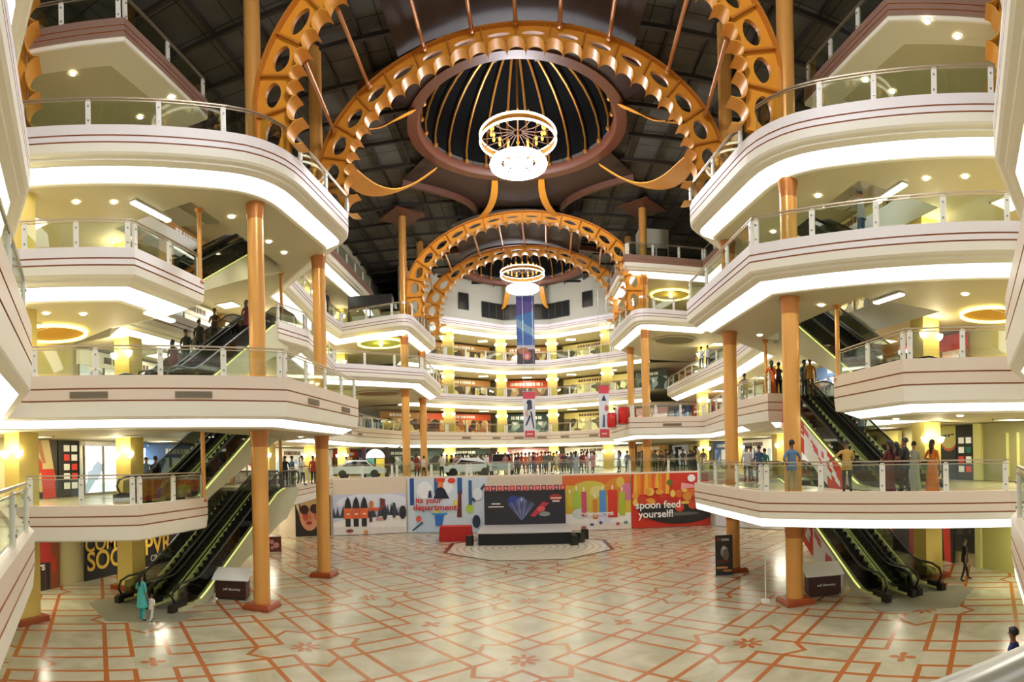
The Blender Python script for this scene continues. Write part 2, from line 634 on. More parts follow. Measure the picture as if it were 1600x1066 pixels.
# ---------------------------------------------------------------- ground floor
mb = MB()
mb.poly([(-24, -8, 0), (24, -8, 0), (24, 43, 0), (-24, 43, 0)])
struct(mb.build('floor', M_FLOOR), 'polished cream marble ground floor with rust red line pattern')

# ---------------------------------------------------------------- balcony slabs, storey by storey
W = 18.6
HOLE_L = [(-15.0, 17.4), (-11.3, 17.4), (-11.3, 25.4), (-15.0, 25.4)]
HOLE_R = [(11.4, 16.8), (15.2, 16.8), (15.2, 25.0), (11.4, 25.0)]
PATHS = {}
def mk(side, key, k, path, close, prof, holes=(), brown=False, cove=None):
    s = 1 if side != 'right' else -1
    PATHS[(side, key)] = path
    names = {1: 'first', 2: 'second', 3: 'third', 4: 'fourth', 5: 'fifth'}
    return slab('floor_%s_%s' % (side, key), 'cream %s storey balcony slab with two rust red grooves, %s side of the atrium' % (names[k], side),
                LEVEL[k], path, close, s, prof, holes, brown, cove)

# left side, near to far
mk('left', '1', 1, [(-2, .7), (-8.6, 7.4), (-13.9, 10.9), (-13.9, 11.6), (-11.3, 14.1), (-11.3, 18.2), (-15.0, 18.2)], [(-W, 18.2), (-W, -3), (-2, -3)], PROF_N)
mk('left', '1_far', 1, [(-15.0, 18.2), (-15.0, 25.6), (-11.8, 25.6), (-12.3, 28.5), (-13.6, 38.8), (-9.65, 41.8)], [(-9.65, 72), (-W, 72), (-W, 18.2)], PROF_N)
mk('left', '2', 2, [(-2, .7), (-8.6, 7.4), (-13.9, 11.0), (-13.6, 11.6), (-7.6, 17.35), (-7.5, 25.3), (-13, 30.5), (-13.6, 47), (-11.8, 55.5)], [(-W, 55.5), (-W, -3), (-2, -3)], PROF_M, [HOLE_L])
mk('left', '3', 3, [(-2, .7), (-9.4, 8.1), (-13.95, 10.9), (-13.9, 11.5), (-11.3, 14.06), (-11.3, 18.2), (-15.0, 18.2)], [(-W, 18.2), (-W, -3), (-2, -3)], PROF_U)
mk('left', '3_far', 3, [(-15.0, 18.2), (-15.0, 25.4), (-11.5, 25.4), (-11.0, 28.1), (-12.9, 38), (-7.4, 42.9), (-7.6, 53), (-11.8, 56)], [(-W, 56), (-W, 18.2)], PROF_U)
mk('left', '4', 4, [(-2, .7), (-9.0, 8.0), (-14.6, 11.2), (-14.2, 11.7), (-7.85, 17.7, 1.8), (-7.45, 24.6, .7), (-13, 30.3), (-14, 38), (-14.1, 43.4), (-8.3, 41.8, 1.4), (-7.8, 52, .6), (-11.8, 56)], [(-W, 56), (-W, -3), (-2, -3)], PROF_U, [HOLE_L])
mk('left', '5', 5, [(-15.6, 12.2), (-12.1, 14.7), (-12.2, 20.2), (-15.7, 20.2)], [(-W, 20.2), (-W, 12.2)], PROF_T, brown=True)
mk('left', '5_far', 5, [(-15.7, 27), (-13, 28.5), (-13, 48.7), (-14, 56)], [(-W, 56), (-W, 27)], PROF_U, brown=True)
# right side
mk('right', '1', 1, [(1.6, .7), (8.15, 7.1), (13.6, 10.8), (13.2, 11.5), (7.5, 17.1), (7.4, 24), (12.6, 29.5), (13.6, 40.9)], [(W, 40.9), (W, -3), (1.6, -3)], PROF_L, [HOLE_R])
mk('right', '2', 2, [(1.6, .7), (7.95, 7), (13.6, 10.5), (13.4, 11.2), (10.9, 13.8), (11.2, 18.4), (15.2, 18.4)], [(W, 18.4), (W, -3), (1.6, -3)], PROF_M)
mk('right', '2_far', 2, [(15.2, 18.4), (15.2, 24.6), (11.3, 24.6), (11.4, 28.8), (13.3, 40.5), (7.9, 41.7), (8.0, 52), (12.5, 57)], [(W, 57), (W, 18.4)], PROF_M)
mk('right', '3', 3, [(1.6, .7), (8.9, 8.1), (13.6, 10.9), (13.2, 11.3), (7.46, 17.5), (7.5, 25), (13, 30), (14.3, 38.5), (14.8, 57)], [(W, 57), (W, -3), (1.6, -3)], PROF_U, [HOLE_R])
mk('right', '4', 4, [(1.6, .7), (9, 8.2), (13.9, 11.2), (13.2, 11.9), (7.86, 17.2, 1.8), (7.4, 24.4, .7), (13, 30), (13.2, 42.2), (8.5, 41.7, 1.4), (8, 52, .6), (12.5, 57)], [(W, 57), (W, -3), (1.6, -3)], PROF_U, [HOLE_R])
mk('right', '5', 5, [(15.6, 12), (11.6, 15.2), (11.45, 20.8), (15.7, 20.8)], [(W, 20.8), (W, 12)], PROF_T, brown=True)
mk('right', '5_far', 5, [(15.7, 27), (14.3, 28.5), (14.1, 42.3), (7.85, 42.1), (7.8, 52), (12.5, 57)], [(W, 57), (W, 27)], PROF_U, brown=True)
# rear
REAR = [(-11.8, 55.8), (-8, 60), (-1.9, 65), (3.1, 65), (9.5, 60), (12.5, 57)]
mk('rear', '1', 1, [(-9.65, 41.8), (-4, 41.2), (13.6, 40.9)], [(W, 40.9), (W, 76), (-9.65, 76)], PROF_N)
for k, pr in ((2, PROF_M), (3, PROF_U), (4, PROF_U), (5, PROF_U)):
    mk('rear', str(k), k, REAR, [(W, 57), (W, 76), (-W, 76), (-W, 55.8)], pr)

# ---------------------------------------------------------------- outer walls
def wall(name, label, a, b, z0, z1, m, t=0.3):
    d = Vector((b[0] - a[0], b[1] - a[1]))
    mb = MB()
    mb.box(((a[0] + b[0]) / 2, (a[1] + b[1]) / 2, (z0 + z1) / 2), (d.length, t, z1 - z0), 0, math.atan2(d.y, d.x))
    return struct(mb.build(name, m), label)
M_GREENWALL = mat('grey_green_wall', '#a8a582', 0.5, noise=0.05, scale=0.7)
wall('wall_left', 'yellow cream shop wall along the left side', (-W - .15, -4), (-W - .15, 76), 0, 25, M_WALL)
wall('wall_right', 'yellow cream shop wall along the right side', (W + .15, -4), (W + .15, 76), 0, 25, M_WALL)
wall('wall_rear', 'yellow cream shop wall behind the rear balconies', (-W - .3, 73), (W + .3, 73), 4, 25, M_WALL)
# ground floor end: beige wall under the first storey, bending at the sides
GW = [(-W, 33), (-17, 36.8), (-13.6, 38.9), (-8.55, 41.1), (13.7, 40.8), (W, 38)]
M_BEIGE = mat('beige_panel', '#ddccb4', 0.5, noise=0.03)
for i, (a, b) in enumerate(zip(GW, GW[1:])):
    wall('wall_end_%d' % (i + 1), 'beige wall at the far end of the ground floor', a, b, 0, 3.2 if i in (0, 1, 4) else 4.0, M_BEIGE, 0.2)
# white upper wall with dark windows above the rear balconies
def bent(path, z0, z1, t=0.25):
    mb = MB()
    pts = [Vector(p) for p in path]
    inn = offset(pts, 1, -t)
    mb.prism([tuple(p) for p in pts] + [tuple(p) for p in reversed(inn)], z0, z1)
    return mb
RW = [tuple(p) for p in offset([Vector(p) for p in REAR], 1, -0.35)]
struct(bent(RW, 20.45, 26.3).build('wall_rear_upper', M_WHITEWALL), 'white upper wall above the rear balconies')
mb = MB()
struct(bent([(-16.2, 66), (-15.4, 52), (-15.2, 34)][::-1], 20.4, 25).build('wall_left_upper', M_WHITEWALL), 'cream upper wall beside the roof on the left')
M_WIN = mat('dark_window', '#2c2d2b', 0.15)
M_FRAME = mat('window_frame', '#3b3a36', 0.4)
def window_strip(name, path, z0, z1, mull):
    pts = [Vector(p) for p in path]
    out = offset(pts, 1, .06)
    o = struct(bent([tuple(p) for p in out], z0, z1, .1).build(name, M_WIN), 'dark window in the white rear wall')
    fr = MB()
    for zz in (z0, z1):
        for a, b in zip(out, out[1:]): fr.bar((a.x, a.y, zz), (b.x, b.y, zz), .1, .08)
    for a, b in zip(out, out[1:]):
        k = max(1, round((b - a).length / mull))
        for i in range(k + 1):
            p = a.lerp(b, i / k)
            fr.bar((p.x, p.y, z0), (p.x, p.y, z1), .08, .1, up=Vector((0, 1, 0)))
    fr.build('frame', M_FRAME, o)
rA, rB, rC, rD, rE, rF = RW
def at_px(px):
    for a, b in zip(RW, RW[1:]):
        p = on_line(px, a, b)
        if min(a[0], b[0]) - .01 <= p.x <= max(a[0], b[0]) + .01 and p.y > 0: return tuple(p)
window_strip('window_1', [at_px(721), at_px(736)], 20.9 + .75, 20.9 + 2.5, 2)
window_strip('window_2', [at_px(757), rC, rD, at_px(894)], 20.9 + .25, 20.9 + 1.95, .9)
window_strip('window_3', [at_px(915), at_px(930)], 20.9 + .85, 20.9 + 2.5, 2)

# ---------------------------------------------------------------- roof
RZ = 25.0
def circle(cx, cy, r, n=40): return [(cx + r * math.cos(2 * PI * k / n), cy + r * math.sin(2 * PI * k / n)) for k in range(n)]
OC = [(0.0, 33.0), (0.2, 57.5), (0.0, 8.4)]
mb = MB()
mb.prism([(-20, -6), (20, -6), (20, 76), (-20, 76)], RZ, RZ + .3, 0, [circle(c[0], c[1], 5.7) for c in OC])
roof = struct(mb.build('ceiling', M_ROOF), 'dark panelled roof over the atrium')
M_PURLIN = mat('dark_purlin', '#2a211c', 0.6)
M_BEAM = mat('brown_roof_beam', '#5d3a2a', 0.55)
def clear(x0, y0, x1, y1):
    """Keep beams out of the two round openings: split a straight run."""
    n = 60
    keep, run = [], None
    for i in range(n + 1):
        t = i / n
        p = (x0 + (x1 - x0) * t, y0 + (y1 - y0) * t)
        ok = all((p[0] - c[0]) ** 2 + (p[1] - c[1]) ** 2 > 6.3 ** 2 for c in OC)
        if ok and run is None: run = p
        if (not ok or i == n) and run is not None:
            keep.append((run, p)); run = None
    return keep
mb = MB()
for i in range(20):
    x = -19 + 2.0 * i
    for a, b in clear(x, -5, x, 74): mb.bar((a[0], a[1], RZ - .12), (b[0], b[1], RZ - .12), .12, .22)
for i in range(27):
    y = -4 + 2.9 * i
    for a, b in clear(-20, y, 20, y): mb.bar((a[0], a[1], RZ - .3), (b[0], b[1], RZ - .3), .16, .2)
mb.build('roof_purlin_grid', M_PURLIN, roof)
# maroon vault panels between arch pairs and around the ring openings
for (y0, y1) in ((18.4, 24.8), (43.5, 50.5)):
    mb = MB()
    n = 16
    for i in range(n):
        x0, x1 = -5.2 + 10.4 * i / n, -5.2 + 10.4 * (i + 1) / n
        f = lambda x: 18.4 + 5.95 * math.sqrt(max(0, 1 - (x / 9.4) ** 2))
        mb.poly([(x0, y0, f(x0)), (x1, y0, f(x1)), (x1, y1, f(x1)), (x0, y1, f(x0))])
    mb.build('barrel_vault', M_MAROON, roof)
mb = MB()
for y0, yc, sgn in ((43.5, 33.0, 1), (24.8, 33.0, -1), (50.5, 57.5, -1)):
    left = []
    for k in range(9):
        t = k / 8
        yy = y0 + (yc + sgn * 5.2 - y0) * t
        left.append((3.3 + 4.6 * t ** 1.8, yy))
    arc = [(5.9 * math.sin(a), yc + sgn * 5.9 * math.cos(a)) for a in [(-1.2 + 2.4 * k / 12) for k in range(13)]]
    poly = [(x, y) for x, y in left] + [p for p in reversed(arc)] + [(-x, y) for x, y in reversed(left)]
    z = RZ - .42
    mb.prism(poly, z - .05, z)
    for sx in (1, -1):
        for a, b in zip(left, left[1:]):
            mb.bar((a[0] * sx, a[1], z - .2), (b[0] * sx, b[1], z - .2), .25, .5, 1)
mb.build('curved_beam', [M_MAROON, M_BEAM], roof)
for c in OC:
    mb = MB()
    n = 56
    prof = [(6.35, -.55), (6.35, -.05), (5.6, -.05), (5.6, -.35), (5.75, -.55)]
    for k in range(n):
        a0, a1 = 2 * PI * k / n, 2 * PI * (k + 1) / n
        for (r0, z0), (r1, z1) in zip(prof, prof[1:] + prof[:1]):
            mb.poly([(c[0] + r0 * math.cos(a0), c[1] + r0 * math.sin(a0), RZ + z0), (c[0] + r0 * math.cos(a1), c[1] + r0 * math.sin(a1), RZ + z0),
                     (c[0] + r1 * math.cos(a1), c[1] + r1 * math.sin(a1), RZ + z1), (c[0] + r1 * math.cos(a0), c[1] + r1 * math.sin(a0), RZ + z1)])
    mb.build('oculus_ring', M_RING, roof, smooth=True)
    mb = MB()
    D = [(5.7 * math.cos(t), 5.2 * math.sin(t)) for t in [i * PI / 2 / 10 for i in range(10)]] + [(.05, 5.2)]
    mb.lathe(D, (c[0], c[1], RZ + .2), 40, 0, caps=False)
    mb.build('dome', mat('black_dome', '#0e0f10', 0.8, noise=0.6, scale=6, spec=0.1), roof, smooth=True)
    for k in range(24):
        a = 2 * PI * (k + .5) / 24
        mb = MB()
        pts = [(c[0] + (r - .12) * math.cos(a), c[1] + (r - .12) * math.sin(a), RZ - .1 + z) for r, z in [(5.62, 0)] + D[1:-1]]
        mb.tube(pts, .085, 6)
        p0 = pts[0]
        mb.lathe([(.02, -.05), (.14, .05), (.16, .16), (.06, .28)], (p0[0], p0[1], p0[2] - .05), 8)
        mb.build('dome_rib', M_GOLD, roof, smooth=True)
# ---------------------------------------------------------------- round copper columns
SIDE = {'left': 'on the cinema hoarding side', 'right': 'on the red advert side'}
def column(x, y, z0, label, collars, plate=False, group='copper columns of the atrium'):
    root = thing('copper_column', label, 'column', (x, y, z0), -.036, group)
    mb = MB()
    mb.lathe([(.31, 0), (.31, RZ - z0 - .1)], n=28)
    mb.build('shaft', M_COPPER, root, smooth=True)
    if z0 < 1:
        mb = MB()
        mb.box((0, 0, .06), (1.06, 1.06, .12), 0)
        mb.box((0, 0, .17), (1.06, 1.06, .10), 0, taper=.88)
        mb.build('plinth', M_RED, root)
    for zc in collars:
        mb = MB()
        mb.lathe([(.313, -.6), (.325, -.3), (.36, -.1), (.365, 0)], (0, 0, zc - z0), 28)
        mb.build('collar', M_COPPER_DK, root, smooth=True)
    if plate:
        mb = MB()
        mb.box((0, 0, RZ - z0 - .55), (2.7, 2.7, .12), 0, PI / 4)
        mb.box((0, 0, RZ - z0 - .45), (1.5, 1.5, .2), 0, PI / 4)
        mb.build('capital_plate', M_RING, root)
S = lambda k: 4.1 * k - 1.44
column(-9.42, 18.85, 0, 'copper column with red plinth beside the leaflet kiosk, cinema hoarding side', [S(4), 8.2 - 1.65])
column(-9.25, 25.05, 0, 'copper column with red plinth in front of the sunglasses poster', [S(4), 8.2 - 1.65])
column(9.22, 18.05, 0, 'copper column with red plinth beside the leaflet kiosk, red advert side', [S(4), S(3), 4.1 - 1.15])
column(9.26, 24.2, 0, 'copper column with red plinth behind the black poster stand', [S(4), S(3), 4.1 - 1.15])
column(-9.1, 43.7, 3.95, 'far copper column rising beside the archway shop front', [S(4), S(3)], True)
column(-8.9, 50.4, 3.95, 'far copper column standing behind the one by the archway shop front', [S(4), S(3)])
column(9.5, 43.1, 3.95, 'far copper column above the chilli food poster', [S(5), S(4), 8.2 - 1.65], True)
column(9.7, 50.2, 3.95, 'far copper column beside the red cylinder adverts', [S(4), 8.2 - 1.65])

# ---------------------------------------------------------------- square yellow pillars with wall lights
def pillar(x, y, levels, label, w=.86):
    root = thing('yellow_pillar', label, 'pillar', (x, y, 0), -.036, 'square yellow pillars')
    for z0, z1 in levels:
        mb = MB()
        mb.box((0, 0, (z0 + z1) / 2), (w, w, z1 - z0))
        mb.build('shaft', M_YELLOW, root)
        if z0 < 1:
            mb = MB()
            mb.box((0, 0, .1), (w + .45, w + .45, .2))
            mb.build('plinth', M_RED, root)
        else:
            for sx, sy in ((1, -1), (-1, -1)):
                mb = MB()
                mb.lathe([(.03, -.14), (.12, -.05), (.16, .1), (.12, .12)], (sx * w * .5, sy * w * .52, z1 - .75), 10)
                mb.build('wall_light', M_LAMP, root)
            lamp('pillar_lamp', 'POINT', (0, -w * .9, z1 - .55), 34 if y < 30 else 16, '#fff0c8', .15, root)
LV = [(0, 2.95), (3.95, 6.55), (8.05, 10.86), (12.15, 14.96)]
pillar(-15.8, 19.1, LV, 'square yellow pillar behind the escalator newel, cinema hoarding side')
pillar(-15.4, 12.7, LV, 'square yellow pillar with red plinth nearest the camera balcony')
pillar(15.65, 18.3, LV, 'square yellow pillar behind the escalator newel, red advert side')
for i, px in enumerate((701, 785, 866, 953)):
    p = None
    for a, b in zip(REAR, REAR[1:]):
        q = on_line(px, a, b)
        if min(a[0], b[0]) <= q.x <= max(a[0], b[0]): p = q
    root = pillar(p.x, p.y + 1.3, [(3.95, 6.55), (8.05, 10.86), (12.15, 14.96), (16.25, 19.06)],
                  'yellow rear pillar lit at the top, %s along the back balconies' % ('first', 'second', 'third', 'fourth')[i], 1.1)
for y, sx, nm in ((33, -1, 'cinema hoarding side'), (41, -1, 'cinema hoarding side'), (33, 1, 'red advert side'), (41, 1, 'red advert side'), (49, -1, 'cinema hoarding side'), (49, 1, 'red advert side')):
    pillar(sx * 16.0, y, LV[1:] + [(16.25, 19.06)], 'yellow pillar along the %s gallery, %s of three' % (nm, {33: 'nearest', 41: 'middle', 49: 'farthest'}[y]))

# ---------------------------------------------------------------- orange arches
AA, AB, AZ = 9.1, 5.6, 18.4
def arch_pts():
    """Points of the outer line from the left foot over the top to the right foot: (x, z, inward nx, nz)."""
    n = 400
    raw = []
    for i in range(n + 1):
        t = PI * i / n
        x, z = -AA * math.cos(t), AZ + AB * math.sin(t)
        nx, nz = math.cos(t) / AA, -math.sin(t) / AB
        l = math.hypot(nx, nz)
        raw.append((x, z, nx / l, nz / l, t))
    return raw
RAW = arch_pts()
CUM = [0.0]
for p, q in zip(RAW, RAW[1:]): CUM.append(CUM[-1] + math.hypot(q[0] - p[0], q[1] - p[1]))
LEG = 1.9
TOT = CUM[-1] + 2 * LEG
def arch_at(s, inset):
    """s along the outer line incl. the straight feet; inset inwards."""
    if s < LEG: return (-AA + inset, AZ - LEG + s)
    if s > TOT - LEG: return (AA - inset, AZ - (s - (TOT - LEG)))
    s -= LEG
    lo, hi = 0, len(CUM) - 1
    while hi - lo > 1:
        m = (lo + hi) // 2
        if CUM[m] <= s: lo = m
        else: hi = m
    f = (s - CUM[lo]) / max(1e-9, CUM[hi] - CUM[lo])
    p, q = RAW[lo], RAW[hi]
    return (p[0] + (q[0] - p[0]) * f + (p[2] + (q[2] - p[2]) * f) * inset, p[1] + (q[1] - p[1]) * f + (p[3] + (q[3] - p[3]) * f) * inset)
def arch_w(s):
    t = abs(s / TOT - .5) * 2            # 0 at the top, 1 at the feet
    return .62 + .68 * min(1, t * 1.35) ** 1.5

def arch(cx, cy, label):
    root = thing('orange_arch', label, 'arch', (cx, cy, 0), -.036, 'orange arches under the roof')
    NC = 18
    T = .16
    mb = MB()
    K = 24
    for c in range(NC):
        s0, s1 = TOT * c / NC, TOT * (c + 1) / NC
        out, inn = [], []
        for k in range(K):
            a = 2 * PI * k / K + PI / 4
            cx_, cy_ = math.cos(a), math.sin(a)
            m = max(abs(cx_), abs(cy_))
            out.append((.5 + .5 * cx_ / m, .5 + .5 * cy_ / m))
            t = abs((c + .5) / NC - .5) * 2
            ox, oy = .35, .11 + .14 * min(1, t * 1.5)
            inn.append((.5 + ox * cx_, .5 + oy * cy_ * (.75 + .25 * abs(cy_))))
        ids = {}
        for nm, L in (('o', out), ('i', inn)):
            for k, (u, v) in enumerate(L):
                s = s0 + (s1 - s0) * u
                x, z = arch_at(s, arch_w(s) * v)
                ids[nm, k, 0] = mb.vert((x, -T / 2, z))
                ids[nm, k, 1] = mb.vert((x, T / 2, z))
        for k in range(K):
            j = (k + 1) % K
            mb.face((ids['o', k, 0], ids['o', j, 0], ids['i', j, 0], ids['i', k, 0]))
            mb.face((ids['o', j, 1], ids['o', k, 1], ids['i', k, 1], ids['i', j, 1]))
            mb.face((ids['i', k, 0], ids['i', j, 0], ids['i', j, 1], ids['i', k, 1]), 1)
    mb.build('arch_plate', [M_ORANGE, M_ORANGE_DK], root)
    rim = MB()
    n = 90
    for i in range(n):
        a, b = arch_at(TOT * i / n, -.05), arch_at(TOT * (i + 1) / n, -.05)
        a2, b2 = arch_at(TOT * i / n, .03), arch_at(TOT * (i + 1) / n, .03)
        Y = .3
        rim.poly([(a[0], -Y, a[1]), (b[0], -Y, b[1]), (b[0], Y, b[1]), (a[0], Y, a[1])])
        rim.poly([(a2[0], -Y, a2[1]), (b2[0], -Y, b2[1]), (b2[0], Y, b2[1]), (a2[0], Y, a2[1])])
        rim.poly([(a[0], -Y, a[1]), (b[0], -Y, b[1]), (b2[0], -Y, b2[1]), (a2[0], -Y, a2[1])])
        rim.poly([(a[0], Y, a[1]), (b[0], Y, b[1]), (b2[0], Y, b2[1]), (a2[0], Y, a2[1])])
    rim.build('rim', M_ORANGE_DK, root)
    for c in range(1, NC):
        s = TOT * c / NC
        a, b = arch_at(s, .02), arch_at(s, arch_w(s) * .98)
        mb = MB()
        mb.bar((a[0], 0, a[1]), (b[0], 0, b[1]), .46, .07, up=Vector((0, 1, 0)).cross(Vector((b[0] - a[0], 0, b[1] - a[1])).normalized()))
        mb.build('stiffener', M_ORANGE_DK, root)
    rb = MB()
    NS = 31
    for c in range(NS):
        s0, s1 = TOT * c / NS, TOT * (c + 1) / NS
        deep = .40 if 0 < c < NS - 1 else .62
        line = []
        for k in range(11):
            a = PI * k / 10
            u = s0 + (s1 - s0) * (.5 - .5 * math.cos(a))
            line.append(arch_at(u, arch_w(u) + deep - deep * math.sin(a) ** .8))
        for (xa, za), (xb, zb) in zip(line, line[1:]):
            y0, y1 = -.32, .32
            for dz in (0, .035):
                rb.poly([(xa, y0, za + dz), (xb, y0, zb + dz), (xb, y1, zb + dz), (xa, y1, za + dz)])
            for yy in (y0, y1):
                rb.poly([(xa, yy, za), (xb, yy, zb), (xb, yy, zb + .035), (xa, yy, za + .035)])
    rb.build('scalloped_ribbon', mat('orange_ribbon_paint', '#e3a344', 0.4, noise=0.08), root, smooth=True)
    for sx in (-1, 1):                                    # bracket that ties the foot to its column
        mb = MB()
        mb.box((sx * (AA + .12), 0, AZ + 1.0), (.5, .3, .28))
        mb.build('bracket', M_COPPER_DK, root)
    return root
ARCH = [(-.1, 18.47), (.03, 24.64), (.27, 43.35), (.48, 50.4)]
arch(*ARCH[0], 'nearest orange arch with oval cut-outs, its crown above the picture')
arch(*ARCH[1], 'second orange arch with oval cut-outs and scallops, in front of the large chandelier')
arch(*ARCH[2], 'third orange arch, framing the rear chandelier from the front')
arch(*ARCH[3], 'fourth orange arch, just in front of the rear chandelier')
# tie rods between the arches of a pair
ROD_S = [.155, .245, .35, .43, .5, .57, .65, .755, .845]
ORD = ['first', 'second', 'third', 'fourth', 'fifth', 'sixth', 'seventh', 'eighth', 'ninth', 'tenth', 'eleventh', 'twelfth']
for (A0, A1, nm) in ((ARCH[0], ARCH[1], 'near'), (ARCH[2], ARCH[3], 'rear')):
    for i, q in enumerate(ROD_S):
        s = TOT * q
        a = arch_at(s, arch_w(s) + .05)
        b = arch_at(s, arch_w(s) * .15)
        mb = MB()
        pa = Vector((A0[0] + a[0], A0[1] - .036 * a[0] + .4, a[1]))
        pb = Vector((A1[0] + b[0], A1[1] - .036 * b[0] - .3, b[1]))
        mb.tube([(0, 0, 0), tuple(pb - pa)], .085, 8)
        mb.tube([tuple((pb - pa) * .97), tuple((pb - pa) * 1.0)], .13, 8)
        o = mb.build('tie_rod', mat('orange_rod', '#c07a3a', .4, metal=.2), smooth=True, loc=pa)
        tag(o, 'thin orange tie rod between the %s pair of arches, %s from the cinema hoarding side' % (nm, ORD[i]), 'rod', 'tie rods of the %s arches' % nm)
# curved orange tongues between the ring openings and the arches
def tongue(label, p, m, q, w=.7, k0=.25):
    p, m, q = Vector(p), Vector(m), Vector(q)
    mb = MB()
    n = 14
    prev = None
    for i in range(n + 1):
        t = i / n
        c = p * (1 - t) ** 2 + m * 2 * t * (1 - t) + q * t * t
        d = (m - p) * (1 - t) + (q - m) * t
        sd = Vector((d.y, -d.x, 0)).normalized()
        h = w * (k0 + (1 - k0) * math.sin(PI * t) ** .6) * .5
        cur = (c + sd * h, c - sd * h)
        if prev:
            for dz in (0, .06):
                z = Vector((0, 0, dz))
                mb.poly([prev[0] + z, cur[0] + z, cur[1] + z, prev[1] + z])
            for k in (0, 1):
                z = Vector((0, 0, .06))
                mb.poly([prev[k], cur[k], cur[k] + z, prev[k] + z])
        prev = cur
    o = mb.build('curved_bracket', M_ORANGE, smooth=True)
    tag(o, label, 'bracket', 'curved orange brackets of the ring openings')
for sx, nm in ((-1, 'cinema hoarding side'), (1, 'red advert side')):
    tongue('curved orange bracket from the second arch to the ring opening, upper one, ' + nm, (sx * 6.9, 25.2, 20.6), (sx * 7.6, 28.2, 22.2), (sx * 5.6, 30.6, 24.4), 1.5)
    tongue('curved orange bracket sweeping below the ring opening, ' + nm, (sx * 8.6, 27.5, 20.4), (sx * 8.9, 34.5, 20.6), (sx * 5.3, 36.6, 24.2), 1.6)
    tongue('curved orange bracket from the ring opening to the third arch, ' + nm, (sx * 1.6, 39.1, 24.4), (sx * 1.65, 41.4, 23.6), (sx * 2.9, 43.1, 23.6), .5, .8)
    tongue('curved orange bracket from the second ring opening to the white rear wall, ' + nm, (sx * 1.9 + .5, 63.6, 24.3), (sx * 2.0 + .5, 64.3, 22.6), (sx * 2.6 + .5, 64.5, 22.2), .6, .7)
# the end of another arch that shows beside each near balcony
for sx, nm, pxs in ((-1, 'cinema hoarding side', None), (1, 'red advert side', None)):
    root = thing('scalloped_arch_end', 'end of another orange scalloped arch hanging above the near balcony, ' + nm, 'arch', (-14.3, 12.8, 16.6) if sx < 0 else (13.95, 13.0, 17.4), sx * -.75, 'orange scalloped arch ends')
    mb = MB()
    for c in range(5):
        for k in range(10):
            a0, a1 = PI * k / 10, PI * (k + 1) / 10
            z0, z1 = 1.2 * c + .6 - .6 * math.cos(a0), 1.2 * c + .6 - .6 * math.cos(a1)
            x0, x1 = sx * .45 * math.sin(a0), sx * .45 * math.sin(a1)
            for dx in (0, .04):
                mb.poly([(x0 + dx, -.45, z0), (x1 + dx, -.45, z1), (x1 + dx, .45, z1), (x0 + dx, .45, z0)])
            for yy in (-.45, .45):
                mb.poly([(x0, yy, z0), (x1, yy, z1), (x1 + .04, yy, z1), (x0 + .04, yy, z0)])
    mb.build('scalloped_ribbon', MATS['orange_ribbon_paint'], root, smooth=True)
    mb = MB()
    mb.box((sx * .95, 0, 3.0), (1.0, .16, 6.0))
    mb.build('arch_plate', M_ORANGE, root)

# ---------------------------------------------------------------- chandeliers
def chandelier(cx, cy, label):
    root = thing('chandelier', label, 'chandelier', (cx, cy, RZ - 1.1), 0, 'ring chandeliers under the domes')
    def ring(r, z, t=.09):
        mb = MB()
        mb.tube([(r * math.cos(2 * PI * k / 48), r * math.sin(2 * PI * k / 48), z) for k in range(48)], t, 8, closed=True)
        return mb
    ring(2.2, .18, .06).build('upper_ring', M_LAMP2, root, smooth=True)
    ring(2.2, -.2, .06).build('upper_ring', M_LAMP2, root, smooth=True)
    mb = MB()
    mb.lathe([(2.1, -.2), (2.16, .15)], n=48, caps=False)
    mb.build('ring_band', M_GOLD, root, smooth=True)
    ring(1.45, -1.55, .22).build('lower_ring', M_LAMPW, root, smooth=True)
    for k in range(16):
        a = 2 * PI * k / 16
        mb = MB()
        mb.tube([(0.25 * math.cos(a), .25 * math.sin(a), .3), (1.2 * math.cos(a), 1.2 * math.sin(a), .05), (2.1 * math.cos(a), 2.1 * math.sin(a), 0)], .028, 6)
        mb.build('arm', mat('dark_chandelier_arm', '#3a2216', .5), root, smooth=True)
        mb = MB()
        mb.lathe([(.05, 0), (.09, .1), (.05, .3), (.10, .42), (.02, .6)], (1.55 * math.cos(a), 1.55 * math.sin(a), .15), 8)
        mb.build('candle', M_CANDLE, root, smooth=True)
        mb = MB()
        mb.lathe([(.02, -.2), (.12, -.1), (.15, 0), (.12, .1), (.02, .2)], (1.15 * math.cos(a), 1.15 * math.sin(a), -1.5), 8)
        mb.build('bulb', M_LAMPW, root, smooth=True)
        mb = MB()
        rr = .72 if k % 2 else .34
        mb.lathe([(.02, -.2), (.14, -.1), (.17, 0), (.14, .1), (.02, .2)], (rr * math.cos(a), rr * math.sin(a), -1.55), 8)
        mb.build('bulb', M_LAMPW, root, smooth=True)
    mb = MB()
    mb.tube([(0, 0, -1.3), (0, 0, 6.5)], .06, 8)
    for k in range(6):
        a = 2 * PI * k / 6
        mb.tube([(2.1 * math.cos(a), 2.1 * math.sin(a), -.2), (1.45 * math.cos(a), 1.45 * math.sin(a), -1.5)], .02, 5)
    mb.build('rod', M_GOLD, root)
    lamp('chandelier_lamp', 'POINT', (0, 0, -2.3), 2300 if cy < 20 else 3000 if cy < 40 else 800, '#f8f8ff', .9, root)
    lamp('chandelier_uplight', 'POINT', (0, 0, 1.4), 14, '#ffe0a8', .5, root)
M_LAMP2 = mat('ring_light', '#fff6d8', .5, emit=2.2, ecol='#fff6dc')
M_CANDLE = mat('amber_blue_candle', '#d8a040', .4, emit=.8, ecol='#e0a848')
chandelier(0.05, 33.0, 'large ring chandelier with brilliant lower ring under the near dome')
